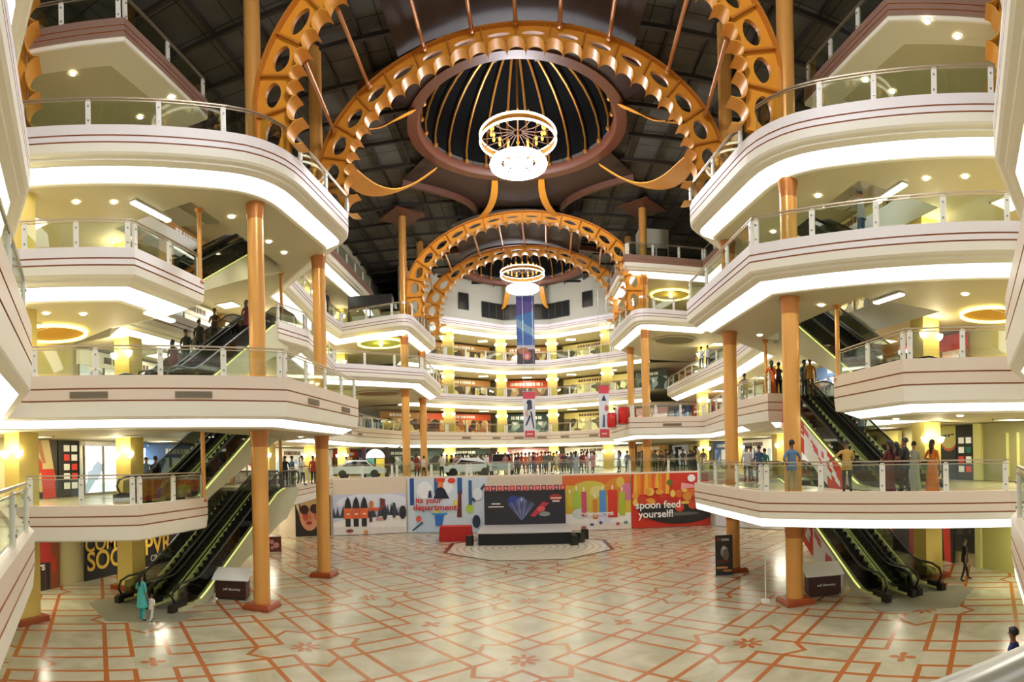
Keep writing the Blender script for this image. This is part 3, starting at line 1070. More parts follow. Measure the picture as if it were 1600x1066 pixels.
chandelier(0.0, 8.4, 'ring chandelier above the camera, seen only mirrored in the fourth-storey glass')
chandelier(0.25, 57.5, 'smaller-looking ring chandelier under the rear dome')
# ---------------------------------------------------------------- glass railings
def rl(side, k, pts, where):
    railing('glass railing, %s-storey %s, %s' % (ORD[k - 1], where, SIDE[side].replace('on the ', '')), pts, 4.1 * k, 1 if side != 'right' else -1,
            'glass railings of the balconies')
rl('left', 1, [(-13.9, 11.6), (-11.3, 14.1), (-11.3, 18.2)], 'recessed balcony by the escalator')
rl('left', 1, [(-12.3, 28.5), (-13.6, 38.8), (-9.65, 41.8)], 'far gallery')
rl('left', 1, [(-2, .7), (-8.6, 7.4)], "on the camera's own balcony")
rl('left', 2, [(-13.6, 11.6), (-7.6, 17.35), (-7.5, 25.3)], 'projecting bay')
rl('left', 2, [(-3.5, 2.2), (-8.6, 7.4)], 'above the camera')
rl('left', 2, [(-13, 30.5), (-13.6, 47), (-11.8, 55.5)], 'far gallery')
rl('left', 3, [(-13.9, 11.5), (-11.3, 14.06), (-11.3, 18.2)], 'recessed balcony by the escalator')
rl('left', 3, [(-11.5, 25.4), (-11.0, 28.1), (-12.9, 38), (-7.4, 42.9), (-7.6, 53)], 'far gallery and bay')
rl('left', 4, [(-14.2, 11.7), (-7.85, 17.7, 1.8), (-7.45, 24.6)], 'rounded bay')
rl('left', 4, [(-13, 30.3), (-14, 38), (-14.1, 43.4), (-8.3, 41.8, 1.4), (-7.8, 52)], 'far gallery and bay')
rl('left', 5, [(-15.6, 12.2), (-12.1, 14.7), (-12.2, 20.2)], 'top balcony')
rl('left', 5, [(-13, 28.5), (-13, 48.7)], 'far gallery')
rl('right', 1, [(13.2, 11.5), (7.5, 17.1), (7.4, 24), (10.0, 26.8)], 'projecting bay')
rl('right', 1, [(1.6, .7), (8.15, 7.1)], "on the camera's own balcony")
rl('right', 2, [(13.4, 11.2), (10.9, 13.8), (11.2, 18.4)], 'recessed balcony by the escalator')
rl('right', 2, [(11.3, 24.6), (11.4, 28.8), (13.3, 40.5), (7.9, 41.7), (8.0, 52)], 'far gallery and bay')
rl('right', 3, [(13.2, 11.3), (7.46, 17.5), (7.5, 25)], 'projecting bay')
rl('right', 3, [(13, 30), (14.3, 38.5), (14.8, 57)], 'far gallery')
rl('right', 4, [(13.2, 11.9), (7.86, 17.2, 1.8), (7.4, 24.4)], 'rounded bay')
rl('right', 4, [(13, 30), (13.2, 42.2), (8.5, 41.7, 1.4), (8, 52)], 'far gallery and bay')
rl('right', 5, [(15.6, 12), (11.6, 15.2), (11.45, 20.8)], 'top balcony')
rl('right', 5, [(14.3, 28.5), (14.1, 42.3), (7.85, 42.1), (7.8, 52)], 'far gallery and bay')
for k in (2, 3, 4):
    railing('glass railing with white posts along the %s storey of the rear balconies' % ORD[k - 1], REAR, 4.1 * k, 1, 'glass railings of the balconies', pitch=2.4)
railing('glass railing with white posts above the row of hoardings at the far end', [(-9.65, 41.8), (-4, 41.2), (13.6, 40.9)], 4.1, 1, 'glass railings of the balconies', pitch=3.0)
# the rail the camera looks over
root = thing('metal_handrail', 'thick silver handrail close to the camera, in the bottom corner', 'railing', (-.3, .67, 4.05))
mb = MB()
mb.tube([(0, 0, .6), (0, 0, .88), (.08, 0, .95), (1.8, 0, .95), (2.2, .25, .95)], .034, 14)
mb.build('handrail', mat('silver_rail', '#c9c7c2', .3, metal=.7), root, smooth=True)
for x in (.02, 1.0, 1.75):
    mb = MB()
    mb.box((x, 0, .46), (.05, .05, .92))
    mb.build('post', M_POST, root)
# fascia vents of the second storey
def vents(side, pts, spots, label):
    s = 1 if side != 'right' else -1
    a, b = Vector(pts[0]), Vector(pts[1])
    d = (b - a).normalized()
    n = Vector((d.y, -d.x)) * s
    for i, (px, w) in enumerate(spots):
        p = on_line(px, a, b)
        mb = MB()
        mb.box((0, 0, 0), (w, .06, .2), 1)
        for j in range(5): mb.box((0, -.035, -.08 + .04 * j), (w - .06, .02, .018), 0)
        o = mb.build('air_vent', [M_VENT, mat('vent_frame', '#8f846f', .5)], loc=(p.x + n.x * .02, p.y + n.y * .02, 8.2 - .62))
        o.rotation_euler = (0, 0, math.atan2(d.y, d.x) + (PI if s < 0 else 0))
        tag(o, '%s, %s' % (label, ORD[i] + ' along it'), 'vent', 'air vents in the balcony fascias')
vents('left', [(-13.6, 11.6), (-7.6, 17.35)], [(140, 1.2), (304, 1.2)], 'grey slotted air vent in the second-storey bay front')
vents('left', [(-7.6, 17.35), (-7.5, 25.3)], [(491, 1.0), (541, 1.0)], 'grey slotted air vent in the second-storey bay side')
vents('left', [(-13, 30.5), (-13.6, 47)], [(546, 1.2), (563, 1.2), (580, 1.2), (595, 1.2)], 'grey slotted air vent in the far second-storey gallery')
vents('right', [(13.3, 40.5), (7.9, 41.7)], [(1051, 1.4)], 'grey slotted air vent in the far second-storey bay, red advert side')
vents('rear', [(-8, 60), (-1.9, 65)], [(729, 1.1), (776, 1.1)], 'grey slotted air vent in the rear second-storey fascia, slanted part')
vents('rear', [(-1.9, 65), (3.1, 65)], [(811, 1.1), (847, 1.1)], 'grey slotted air vent in the rear second-storey fascia, straight part')
vents('rear', [(3.1, 65), (9.5, 60)], [(883, 1.1), (928, 1.1)], 'grey slotted air vent in the rear second-storey fascia, far slanted part')
# ---------------------------------------------------------------- escalators
M_TRUSS = mat('pale_green_truss', '#c0c0a0', 0.45, noise=0.06)
M_BAL = glass_mat('smoked_glass', '#8a8f84', .10)
M_SKIRTLIT = mat('lit_lime_skirt', '#d9dc8e', 0.3, metal=0.1)  # lime brightness from the handrail lighting is put into the colour
M_STRIP = mat('lime_strip_light', '#e6e8a0', .4, emit=.7, ecol='#e0e48c')
M_STEP = stripe_material('dark_step', ['#0e0e0e', '#262624'], 0, .03, .5)
M_COMB = mat('comb_plate', '#7c7c74', .35, metal=.5)
def esc_line(rise, run=7.0):
    """Nosing line (y, z): lower landing, curve, incline, curve, upper landing."""
    pts = [(-.9, 0), (.2, 0), (.6, .06), (1.0, .24)]
    pts += [(.6 + run - .4 + .0, rise - .24), (1.0 + run - .2, rise - .06), (1.4 + run - .2, rise), (2.6 + run, rise)]
    return pts
def escalator(label, x, y, z, rise, rz=0.0, side_ad=None):
    root = thing('escalator', label, 'escalator', (x, y, z), rz, 'escalators between the storeys')
    L = esc_line(rise)
    W2 = .68
    mb = MB()                                             # truss: solid below the steps
    low = [(y_, max(-.02, z_ - 1.4)) if y_ < 3 else (y_, z_ - 1.4) for y_, z_ in L]
    low[0] = (-.9, -.0); low[-1] = (2.6 + 7, rise - .3)
    for sx in (-1, 1):
        for (a, b), (c, d) in zip(zip(L, L[1:]), zip(low, low[1:])):
            X = sx * W2
            mb.poly([(X, a[0], a[1] + .12), (X, b[0], b[1] + .12), (X, d[0], d[1]), (X, c[0], c[1])])
            X2 = sx * (W2 - .06)
            mb.poly([(X2, a[0], a[1] + .12), (X2, b[0], b[1] + .12), (X2, d[0], d[1]), (X2, c[0], c[1])])
    for c, d in zip(low, low[1:]):
        mb.poly([(-W2, c[0], c[1]), (W2, c[0], c[1]), (W2, d[0], d[1]), (-W2, d[0], d[1])])
    mb.build('truss', M_TRUSS, root)
    mb = MB()                                             # steps
    n = int(rise / .2)
    y0, y1 = .75, 7.15
    for i in range(n):
        ya, yb = y0 + (y1 - y0) * i / n, y0 + (y1 - y0) * (i + 1) / n
        za, zb = rise * i / n + .02, rise * (i + 1) / n + .02
        mb.poly([(-.5, ya, za), (.5, ya, za), (.5, ya, zb), (-.5, ya, zb)])
        mb.poly([(-.5, ya, zb), (.5, ya, zb), (.5, yb, zb), (-.5, yb, zb)])
    mb.build('steps', M_STEP, root)
    mb = MB()
    mb.box((0, -.1, .03), (1.0, 1.7, .03))
    mb.build('comb_plate', M_COMB, root)
    mb = MB()
    mb.box((0, 8.4, rise + .03), (1.0, 2.3, .03))
    mb.build('comb_plate', M_COMB, root)
    for sx in (-1, 1):
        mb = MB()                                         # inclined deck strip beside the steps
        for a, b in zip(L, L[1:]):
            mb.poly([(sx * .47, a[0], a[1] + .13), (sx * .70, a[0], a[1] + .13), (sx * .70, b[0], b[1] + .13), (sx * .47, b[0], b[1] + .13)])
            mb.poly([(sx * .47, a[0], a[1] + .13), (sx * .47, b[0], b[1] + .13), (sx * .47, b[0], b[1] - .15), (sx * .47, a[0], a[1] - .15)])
        mb.build('deck_strip', M_SKIRTLIT, root)
        mb = MB()
        for a, b in zip(L[2:-2], L[3:-1]):
            mb.poly([(sx * .60, a[0], a[1] + .145), (sx * .67, a[0], a[1] + .145), (sx * .67, b[0], b[1] + .145), (sx * .60, b[0], b[1] + .145)])
            mb.poly([(sx * .60, a[0], a[1] + .145), (sx * .60, b[0], b[1] + .145), (sx * .60, b[0], b[1] + .125), (sx * .60, a[0], a[1] + .125)])
        mb.build('strip_light', M_STRIP, root)
        mb = MB()
        B = [(y_, z_ + .12) for y_, z_ in L]
        T = [(y_, z_ + .92) for y_, z_ in L]
        T[0] = (-.75, .80); B[0] = (-.8, .3)
        for (a, b), (c, d) in zip(zip(B, B[1:]), zip(T, T[1:])):
            X = sx * .565
            mb.poly([(X, a[0], a[1]), (X, b[0], b[1]), (X, d[0], d[1]), (X, c[0], c[1])])
        bal = mb.build('balustrade', M_BAL, root)
        mb = MB()
        rail = [(sx * .565, -.55, .22), (sx * .565, -.95, .32), (sx * .565, -1.12, .58), (sx * .565, -.98, .84), (sx * .565, -.55, .96)]
        rail += [(sx * .565, y_, z_ + .96) for y_, z_ in L[1:]]
        rail += [(sx * .565, 9.9, rise + .84), (sx * .565, 10.0, rise + .55), (sx * .565, 9.8, rise + .3)]
        mb.tube(rail, .045, 8)
        mb.build('handrail', M_BLACK, bal, smooth=True)
        mb = MB()
        mb.box((sx * .565, -.72, .16), (.18, .8, .30))
        mb.box((sx * .565, -1.16, .14), (.22, .16, .28))
        mb.build('newel', M_BLACK, root)
    return root
RZ_E = -.036
for side, sx, y0 in (('left', -1, 17.9), ('right', 1, 17.3)):
    for k in range(4):
        z = 0.0 if k == 0 else 4.1 * k - .15
        rise = 3.95 if k == 0 else 4.1
        for j, dx in enumerate((-.72, .72)):
            xx = sx * 13.25 + dx
            outer = (dx > 0) == (sx < 0)
            escalator('escalator from %s to %s storey, %s one of the pair, %s' % (('ground', 'first', 'second', 'third')[k], ORD[k], 'atrium-side' if outer else 'wall-side', SIDE[side][7:]),
                      xx, y0, z, rise, RZ_E)
# grey landing mats in front of the ground escalators
M_MAT = mat('grey_landing_stone', '#8c8a78', .35, noise=.1)
for side, sx, y0 in (('left', -1, 17.9), ('right', 1, 17.3)):
    mb = MB()
    w, cx_ = 2.2, sx * 13.25
    mb.prism([(cx_ - w, y0 - .9), (cx_ - w, y0 - 1.9), (cx_ - w * .2 * sx if 0 else cx_, y0 - 3.3), (cx_ + w, y0 - 1.9), (cx_ + w, y0 - .9)], .002, .012)
    o = mb.build('landing_stone', M_MAT)
    tag(o, 'grey pointed stone inlay at the foot of the escalators, ' + SIDE[side][7:], 'floor inlay', 'landing stones')
# thin copper posts at the ends of the recessed balconies
for (x, y, k, side) in ((-11.38, 18.05, 1, 'left'), (-11.38, 18.05, 3, 'left'), (11.3, 18.25, 2, 'right'), (-11.9, 26.2, 1, 'left'), (-11.7, 26.2, 3, 'left'), (11.5, 25.2, 2, 'right')):
    root = thing('copper_post', 'thin copper post at the %s end of the %s-storey gallery, %s' % ('near' if y < 20 else 'far', ORD[k - 1], SIDE[side][7:]), 'post', (x, y, 4.1 * k - .15), 0, 'thin copper posts')
    top = 4.1 - 1.3 if k == 1 else 2.8
    mb = MB()
    mb.lathe([(.085, 0), (.085, top)], n=12)
    mb.build('shaft', M_COPPER, root, smooth=True)
    mb = MB()
    mb.lathe([(.16, 0), (.10, .12)], n=12)
    mb.build('collar', M_COPPER_DK, root, smooth=True)
    mb = MB()
    mb.lathe([(.10, top - .15), (.17, top)], n=12)
    mb.build('collar', M_COPPER_DK, root, smooth=True)
# advert panels on the flank of the right-hand pair
M_ADRED = mat('advert_red', '#cf2a1c', .4, noise=.1, scale=2)
M_ADWHITE = mat('advert_white', '#ececec', .4, noise=.04)
M_ADPINK = mat('advert_rose', '#d9566a', .4)
M_ADGREY = mat('advert_grey', '#8d8f9a', .4)
def flank_ad(label, k, segs):
    z = 0.0 if k == 0 else 4.1 * k - .15
    rise = 3.95 if k == 0 else 4.1
    root = thing('escalator_advert', label, 'advertisement', (13.25 - .72, 17.3, z), RZ_E, 'adverts on the escalator flank')
    s = rise / 7.0
    for i, (ya, yb, m, nm) in enumerate(segs):
        mb = MB()
        for X in (-.70, -.715):
            mb.poly([(X, ya, s * (ya - .6) - 1.3), (X, yb, s * (yb - .6) - 1.3), (X, yb, s * (yb - .6) + .08), (X, ya, s * (ya - .6) + .08)])
        for y_ in (ya, yb):
            mb.poly([(-.70, y_, s * (y_ - .6) - 1.3), (-.715, y_, s * (y_ - .6) - 1.3), (-.715, y_, s * (y_ - .6) + .08), (-.70, y_, s * (y_ - .6) + .08)])
        rng = random.Random(k * 10 + i)
        for q in range(7):
            yy = ya + (yb - ya) * rng.uniform(.1, .9)
            zz = s * (yy - .6) - .45 + rng.uniform(-.3, .3)
            h, l = rng.uniform(.04, .16), rng.uniform(.1, .35)
            X = -.722 - .002 * q
            mb.poly([(X, yy - l, zz - l * s - h), (X, yy + l, zz + l * s - h), (X, yy + l * .8, zz + l * s + h), (X, yy - l * .8, zz - l * s + h)], 1)
        mb.build(nm, [m, M_ADPINK if m is M_ADWHITE else M_ADWHITE], root)
flank_ad('red and white advert on the flank of the ground escalator', 0, [(1.7, 4.3, M_ADWHITE, 'white_panel'), (4.3, 7.3, M_ADRED, 'red_panel')])
flank_ad('red and white advert on the flank of the first-storey escalator', 1, [(1.4, 2.9, M_ADRED, 'red_panel'), (2.9, 5.0, M_ADWHITE, 'white_panel'), (5.0, 7.4, M_ADRED, 'red_panel')])
# ---------------------------------------------------------------- printed boards
def pm(c, emit=0.0):
    return mat('print_' + c.lstrip('#') + ('_lit' if emit else ''), c, .45, noise=.05, scale=4, emit=emit)
def ell(cx, cy, rx, ry, n=18, a0=0, a1=2 * PI):
    return [(cx + rx * math.cos(a0 + (a1 - a0) * k / n), cy + ry * math.sin(a0 + (a1 - a0) * k / n)) for k in range(n if a1 - a0 > 6.28 else n + 1)]
def rect(x0, y0, x1, y1): return [(x0, y0), (x1, y0), (x1, y1), (x0, y1)]
def board(name, label, cat, a, b, z0, z1, bg, shapes=(), texts=(), group=None, emit=0.0, gap=.06, frame=None, thick=.05):
    """A flat board from plan point a (its left end as seen) to b; shapes in 0..1 of its width and height."""
    a, b = Vector(a[:2]), Vector(b[:2])
    d = b - a
    W_ = d.length
    d.normalize()
    n = Vector((d.y, -d.x))
    H_ = z1 - z0
    o = a + n * gap
    root = thing(name, label, cat, (o.x, o.y, z0), math.atan2(d.y, d.x), group)
    mb = MB()
    mb.box((W_ / 2, thick / 2, H_ / 2), (W_, thick, H_))
    mb.build('board', pm(bg, emit) if isinstance(bg, str) else bg, root)
    if frame:
        mb = MB()
        for p, q in (((0, 0), (1, 0)), ((1, 0), (1, 1)), ((1, 1), (0, 1)), ((0, 1), (0, 0))):
            mb.bar((p[0] * W_, -.01, p[1] * H_), (q[0] * W_, -.01, q[1] * H_), .05, .06, up=Vector((0, 1, 0)))
        mb.build('frame', pm(frame), root)
    if shapes:
        mb = MB()
        ms = []
        for i, (c, pts) in enumerate(shapes):
            m = pm(c, emit) if isinstance(c, str) else c
            if m not in ms: ms.append(m)
            k = ms.index(m)
            yo = -.004 - .0025 * i
            pp = [(min(1, max(0, u)) * W_, min(1, max(0, v)) * H_) for u, v in pts]
            tr = geometry.tessellate_polygon([[Vector((x, z, 0)) for x, z in pp]])
            i0 = len(mb.v)
            for x, z in pp: mb.v.append((x, yo, z))
            for t in tr: mb.face((i0 + t[0], i0 + t[1], i0 + t[2]), k)
        mb.build('printed_picture', ms, root)
    for (s, u, v, h, c, sxx) in texts:
        lettering(s, h, pm(c, emit) if isinstance(c, str) else c, root, (u * W_, -.02 - .0025 * len(shapes), v * H_), extrude=.006, sx=sxx, bold=.012)
    return root

def trees(y, h, c, n, seed, x0=0, x1=1):
    r = random.Random(seed)
    out = []
    for i in range(n):
        x = x0 + (x1 - x0) * (i + r.random()) / n
        hh = h * r.uniform(.6, 1.2)
        out.append((c, [(x - .035, y), (x + .035, y), (x + .012, y + hh * .6), (x, y + hh), (x - .014, y + hh * .55)]))
    return out
# row of hoardings at the far end
fig = []
for i, (x, c) in enumerate(((.20, '#d96a35'), (.31, '#cf5a2a'), (.42, '#d9642c'))):
    fig += [('#1e1f26', rect(x - .035, .2, x + .035, .42)), (c, [(x - .055, .4), (x + .055, .4), (x + .05, .68), (x, .72), (x - .05, .68)]),
            ('#2b2528', ell(x, .78, .035, .10)), ('#f2e6d8', rect(x - .02, .5, x + .025, .53)), ('#1e1f26', [(x - .05, .66), (x + .05, .66), (x + .03, .86), (x, .95), (x - .03, .84)])]
board('advert_hoarding', 'snow scene hoarding with figures in orange sweaters', 'hoarding', (-13.55, 38.75), (-8.65, 40.9), .03, 2.92, '#c4cbe0',
      [('#dfe3ee', ell(.55, .8, .5, .22))] + trees(.42, .3, '#3a3f4c', 22, 3) + [('#e8e2dd', [(0, 0), (1, 0), (1, .42), (.75, .46), (.5, .4), (.25, .44), (0, .3)]), ('#d9d2cc', [(0, 0), (1, 0), (1, .15), (0, .2)])] + fig +
      [('#d0532a', rect(.48, .58, .62, .66)), ('#c77a34', ell(.52, .74, .03, .1)), ('#3a2f33', rect(.49, .3, .53, .56)), ('#b88a88', rect(.58, .34, .7, .42)), ('#6e2f36', [(.64, .6), (.7, .6), (.71, .86), (.64, .9)]), ('#2d3038', ell(.7, .5, .035, .16)), ('#3b3a44', ell(.83, .58, .03, .2)), ('#23252e', ell(.95, .52, .05, .17)), ('#84403a', ell(.22, .1, .05, .04)), ('#c98a4a', ell(.44, .06, .03, .05))],
      group='hoardings at the far end of the ground floor')
board('advert_hoarding', 'pale blue hoarding with red words and a figure in a dark jacket', 'hoarding', (-8.5, 40.95), (-2.65, 40.9), .03, 3.98, '#cfdbe8',
      [('#1f4f8c', rect(.03, .5, .085, 1)), ('#b9cde0', rect(.1, .0, .4, .45)), ('#eef2f6', ell(.22, .78, .10, .16)), ('#2b5c98', rect(.34, .72, .42, 1)), ('#eceff4', ell(.5, .84, .08, .14)), ('#2b5c98', rect(.63, .7, .69, 1)), ('#d84a38', ell(.42, .97, .06, .08)), ('#d98a4a', ell(.42, .86, .035, .08)), ('#1e2433', [(.33, .62), (.53, .62), (.47, .8), (.42, .84), (.37, .8)]), ('#27364d', [(.26, .64), (.31, .64), (.30, .78), (.27, .76)]),
       ('#e04838', ell(.56, .95, .05, .05)), ('#e8d85a', rect(.575, .46, .62, .6)), ('#6b2b22', [(.62, .28), (.68, .28), (.68, .78), (.64, .72)]), ('#b8d04a', ell(.78, .44, .05, .09)), ('#ecd34c', ell(.36, .38, .04, .03)), ('#2d6fc0', [(.35, .12), (.43, .12), (.46, .33), (.34, .33)]), ('#2f9ad0', rect(.3, .33, .5, .36)), ('#d9604c', ell(.14, .25, .035, .06)), ('#3b4a58', [(.05, .04), (.07, .03), (.2, .18), (.18, .2)]), ('#31445c', [(.8, .6), (.97, .9), (.97, .84), (.84, .55)]), ('#2f6090', rect(.77, .5, .81, .95)), ('#e5eef0', ell(.88, .7, .06, .12)), ('#2c3850', ell(.86, .2, .05, .12))],
      [('its your', .27, .59, .55, '#c82a22', 1.15), ('department', .345, .46, .62, '#c82a22', 1.1)], 'hoardings at the far end of the ground floor')
cd = []
for x, c, w, h0, h1 in ((.10, '#d8c83a', .035, .42, .66), (.20, '#a8c84a', .045, .40, .72), (.31, '#c0506a', .038, .25, .70), (.47, '#d0802f', .035, .2, .56), (.585, '#5a8fd0', .05, .28, .72), (.73, '#d03a26', .07, .22, .72), (.87, '#b0b83a', .045, .25, .68)):
    cd += [(c, rect(x - w, h0, x + w, h1)), ('#f5ead0', ell(x, h1 + .05, .012, .045))]
board('advert_hoarding', 'orange and yellow hoarding with a row of coloured candles', 'hoarding', (2.75, 40.85), (7.68, 40.72), .03, 3.98, '#d9b13a',
      [('#d96a2a', rect(0, .82, 1, 1)), ('#cfc04a', ell(.4, .6, .34, .3)), ('#e0d68a', ell(.5, .7, .1, .1)), ('#d98a2e', ell(.78, .74, .16, .2)), ('#d8b95a', ell(.85, .86, .06, .1)), ('#d07a9a', ell(.95, .68, .1, .16)), ('#efe9e2', rect(0, 0, 1, .3)), ('#cfd8d2', ell(.25, .3, .12, .1)), ('#e8dcd0', rect(0, 0, 1, .12)), ('#d9d4ea', ell(.6, .2, .12, .09))] + cd + [('#3a50a0', ell(.42, .1, .03, .025)), ('#b05060', ell(.8, .1, .03, .03)), ('#50908a', ell(.92, .12, .03, .03)), ('#405070', ell(.55, .13, .025, .03)), ('#9a5a6a', ell(.3, .05, .04, .03))],
      [('enjoyment', .5, .3, .42, '#f4f2ee', 1.3)], 'hoardings at the far end of the ground floor')
food = [('#c92f1c', rect(0, 0, 1, 1))]
r_ = random.Random(5)
for i in range(10): food.append((('#e8b23a', '#e58a2a', '#e0642a')[i % 3], [(.02 + .045 * i, .62), (.07 + .045 * i, .62), (.075 + .045 * i, 1), (.035 + .045 * i, 1)]))
for i in range(26): food.append((('#d9682a', '#c9401f', '#e39a3a', '#b8301c', '#e8c25a')[i % 5], ell(r_.uniform(.04, .95), r_.uniform(.42, .68), r_.uniform(.03, .07), r_.uniform(.04, .08), 10)))
food += [('#5a6a2a', ell(.48, .83, .04, .05)), ('#e59aa0', [(.62, .7), (.8, .72), (.78, .78), (.63, .82)]), ('#e8e0e6', ell(.76, .9, .05, .07)), ('#1f1c1c', ell(.62, .42, .56, .36, 24, PI, 2 * PI)), ('#5c5a58', ell(.6, .24, .25, .035)), ('#c9401f', ell(.6, .36, .06, .08)), ('#bf4a24', ell(.78, .4, .07, .08)), ('#d98a3a', ell(.7, .56, .06, .08))]
board('advert_hoarding', 'red food hoarding with chillies over a black bowl and white words', 'hoarding', (7.75, 40.72), (13.65, 40.5), .03, 3.98, '#c92f1c', food,
      [('spoon feed', .33, .42, .75, '#f4f1ee', 1.0), ('yourself!', .30, .25, .75, '#f4f1ee', 1.0)], 'hoardings at the far end of the ground floor')
board('advert_hoarding', "black hoarding with a woman's face in large sunglasses", 'hoarding', (-16.9, 36.9), (-13.7, 38.65), .03, 2.9, '#17120f',
      [('#7a1f24', rect(.04, .2, .26, .27)), ('#c98a6a', ell(.58, .55, .2, .42)), ('#d8b98a', ell(.55, .86, .17, .18)), ('#b04a34', ell(.5, .5, .06, .12)), ('#b85a3c', ell(.72, .52, .05, .14)), ('#3a1512', ell(.48, .66, .09, .12)), ('#3a1512', ell(.68, .68, .09, .12)), ('#8f2f28', ell(.57, .33, .06, .045)), ('#a86a4c', [(.56, .42), (.61, .42), (.59, .62)]), ('#17120f', [(0.3, 0), (.42, 0), (.4, .35), (.36, .6), (.3, .8)])],
      [], 'hoardings at the far end of the ground floor')
# ---------------------------------------------------------------- stage with screen
root = thing('stage', 'low black-fronted stage with grey top in the middle of the floor', 'stage', (-.02, 36.9, 0))
mb = MB(); mb.box((0, 0, .36), (5.7, 4.2, .72)); mb.build('skirt', mat('black_cloth', '#0e0d0d', .7), root)
mb = MB(); mb.box((0, 0, .75), (5.8, 4.3, .06)); mb.build('top', mat('grey_stage_top', '#b4afab', .5), root)
for i in range(2):
    mb = MB(); mb.box((3.15, -1.2 + .5 * i, .12 + .12 * i), (.5, .5, .24 + .24 * i)); mb.build('step', M_DARK, root)
sp = [('#24222a', rect(0, 0, 1, 1)), ('#2a3a8a', ell(.36, .68, .07, .18)), ('#5a6a9a', ell(.46, .7, .05, .12)), ('#d8dcf4', ell(.46, .72, .02, .04))]
for i in range(16):
    a = -.7 + 1.4 * i / 15
    x0, y0 = .46, .12
    x1, y1 = x0 + .26 * math.sin(a), y0 + .62 * math.cos(a)
    sp.append((('#4a5a8a', '#6a7a8a', '#8a7a9a', '#3f4f8f')[i % 4], [(x0 - .006, y0), (x0 + .006, y0), (x1 + .006, y1), (x1 - .006, y1)]))
sp += [('#b83040', [(.56, .25), (.62, .22), (.80, .62), (.72, .66)]), ('#d85a5a', ell(.7, .45, .05, .08)), ('#8a8f8a', ell(.74, .3, .07, .07)), ('#a0302a', ell(.88, .78, .08, .10)), ('#e8c9b0', rect(.82, .74, .95, .78)), ('#efe3d8', rect(.84, .65, .93, .69)), ('#efe3d8', rect(.05, .52, .24, .55)), ('#cfcfd6', rect(.09, .6, .2, .64))]
screen = board('stage_backdrop', 'dark stage backdrop showing fireworks below a row of red lettered tiles', 'backdrop', (-2.75, 38.9), (2.8, 38.9), .78, 3.1, '#1c1a1e', sp, gap=0)
mb = MB()
for i in range(13):
    mb.box((.22 + .43 * i, -.04, 2.5), (.36, .06, .34), i % 2)
mb.build('lettered_tile', [mat('tile_red', '#c03338', .4), mat('tile_plum', '#7a2a4a', .4)], screen)
mb = MB()
for i in range(13):
    mb.box((.22 + .43 * i, -.075, 2.5), (.16, .012, .2), M=Matrix.Rotation(.3 * (-1) ** i, 3, 'Y'))
    mb.box((.22 + .43 * i, -.078, 2.5), (.22, .012, .05))
mb.build('lettering', mat('tile_letters', '#e88a84', .4), screen)
# red draped table, loudspeakers, lights beside the stage
def draped_table(label, x, y, w, d, h, rz):
    root = thing('draped_table', label, 'table', (x, y, 0), rz)
    mb = MB(); mb.box((0, 0, h - .02), (w, d, .04)); mb.build('tabletop', mat('table_board', '#7a1a14', .6), root)
    mb = MB()
    n = 60
    def per(t, k):
        P_ = 2 * (w + d); s = t * P_
        if s < w: x_, y_, nx, ny = -w / 2 + s, -d / 2, 0, -1
        elif s < w + d: x_, y_, nx, ny = w / 2, -d / 2 + s - w, 1, 0
        elif s < 2 * w + d: x_, y_, nx, ny = w / 2 - (s - w - d), d / 2, 0, 1
        else: x_, y_, nx, ny = -w / 2, d / 2 - (s - 2 * w - d), -1, 0
        o = k * (.04 + .03 * math.sin(t * 2 * PI * 17))
        return x_ + nx * o, y_ + ny * o
    for i in range(n):
        for (k0, z0), (k1, z1) in (((0, h + .01), (.5, h * .6)), ((.5, h * .6), (1, .01))):
            p, q, r2, s2 = per(i / n, k0), per((i + 1) / n, k0), per((i + 1) / n, k1), per(i / n, k1)
            mb.poly([(p[0], p[1], z0), (q[0], q[1], z0), (r2[0], r2[1], z1), (s2[0], s2[1], z1)])
    mb.poly([(-w / 2, -d / 2, h + .012), (w / 2, -d / 2, h + .012), (w / 2, d / 2, h + .012), (-w / 2, d / 2, h + .012)])
    mb.build('cloth', mat('red_cloth', '#b01712', .7, noise=.12, scale=2), root)
pt = P(711, 847)
draped_table('long table draped in red cloth beside the stage', pt.x, pt.y + .6, 2.1, 1.0, .95, .12)
def speaker(label, x, y, z, rz, h=.62):
    root = thing('stage_speaker', label, 'speaker', (x, y, z), rz, 'black speakers beside the stage')
    mb = MB(); mb.box((0, 0, h / 2), (.42, .38, h), taper=.92); mb.build('cabinet', M_BLACK, root)
    mb = MB(); mb.box((0, -.185, h * .5), (.36, .02, h * .8)); mb.build('grille', M_DARK, root)
for i, (px, py, rz) in enumerate(((897, 852, .3), (907, 848, .5), (914, 842, .2))):
    p = P(px, py)
    speaker('black wedge speaker beside the stage steps, %s from the stage' % ORD[i], p.x, p.y, 0, rz)
p = P(734, 853)
speaker('black speaker between the red table and the stage', p.x, p.y, 0, -.2)
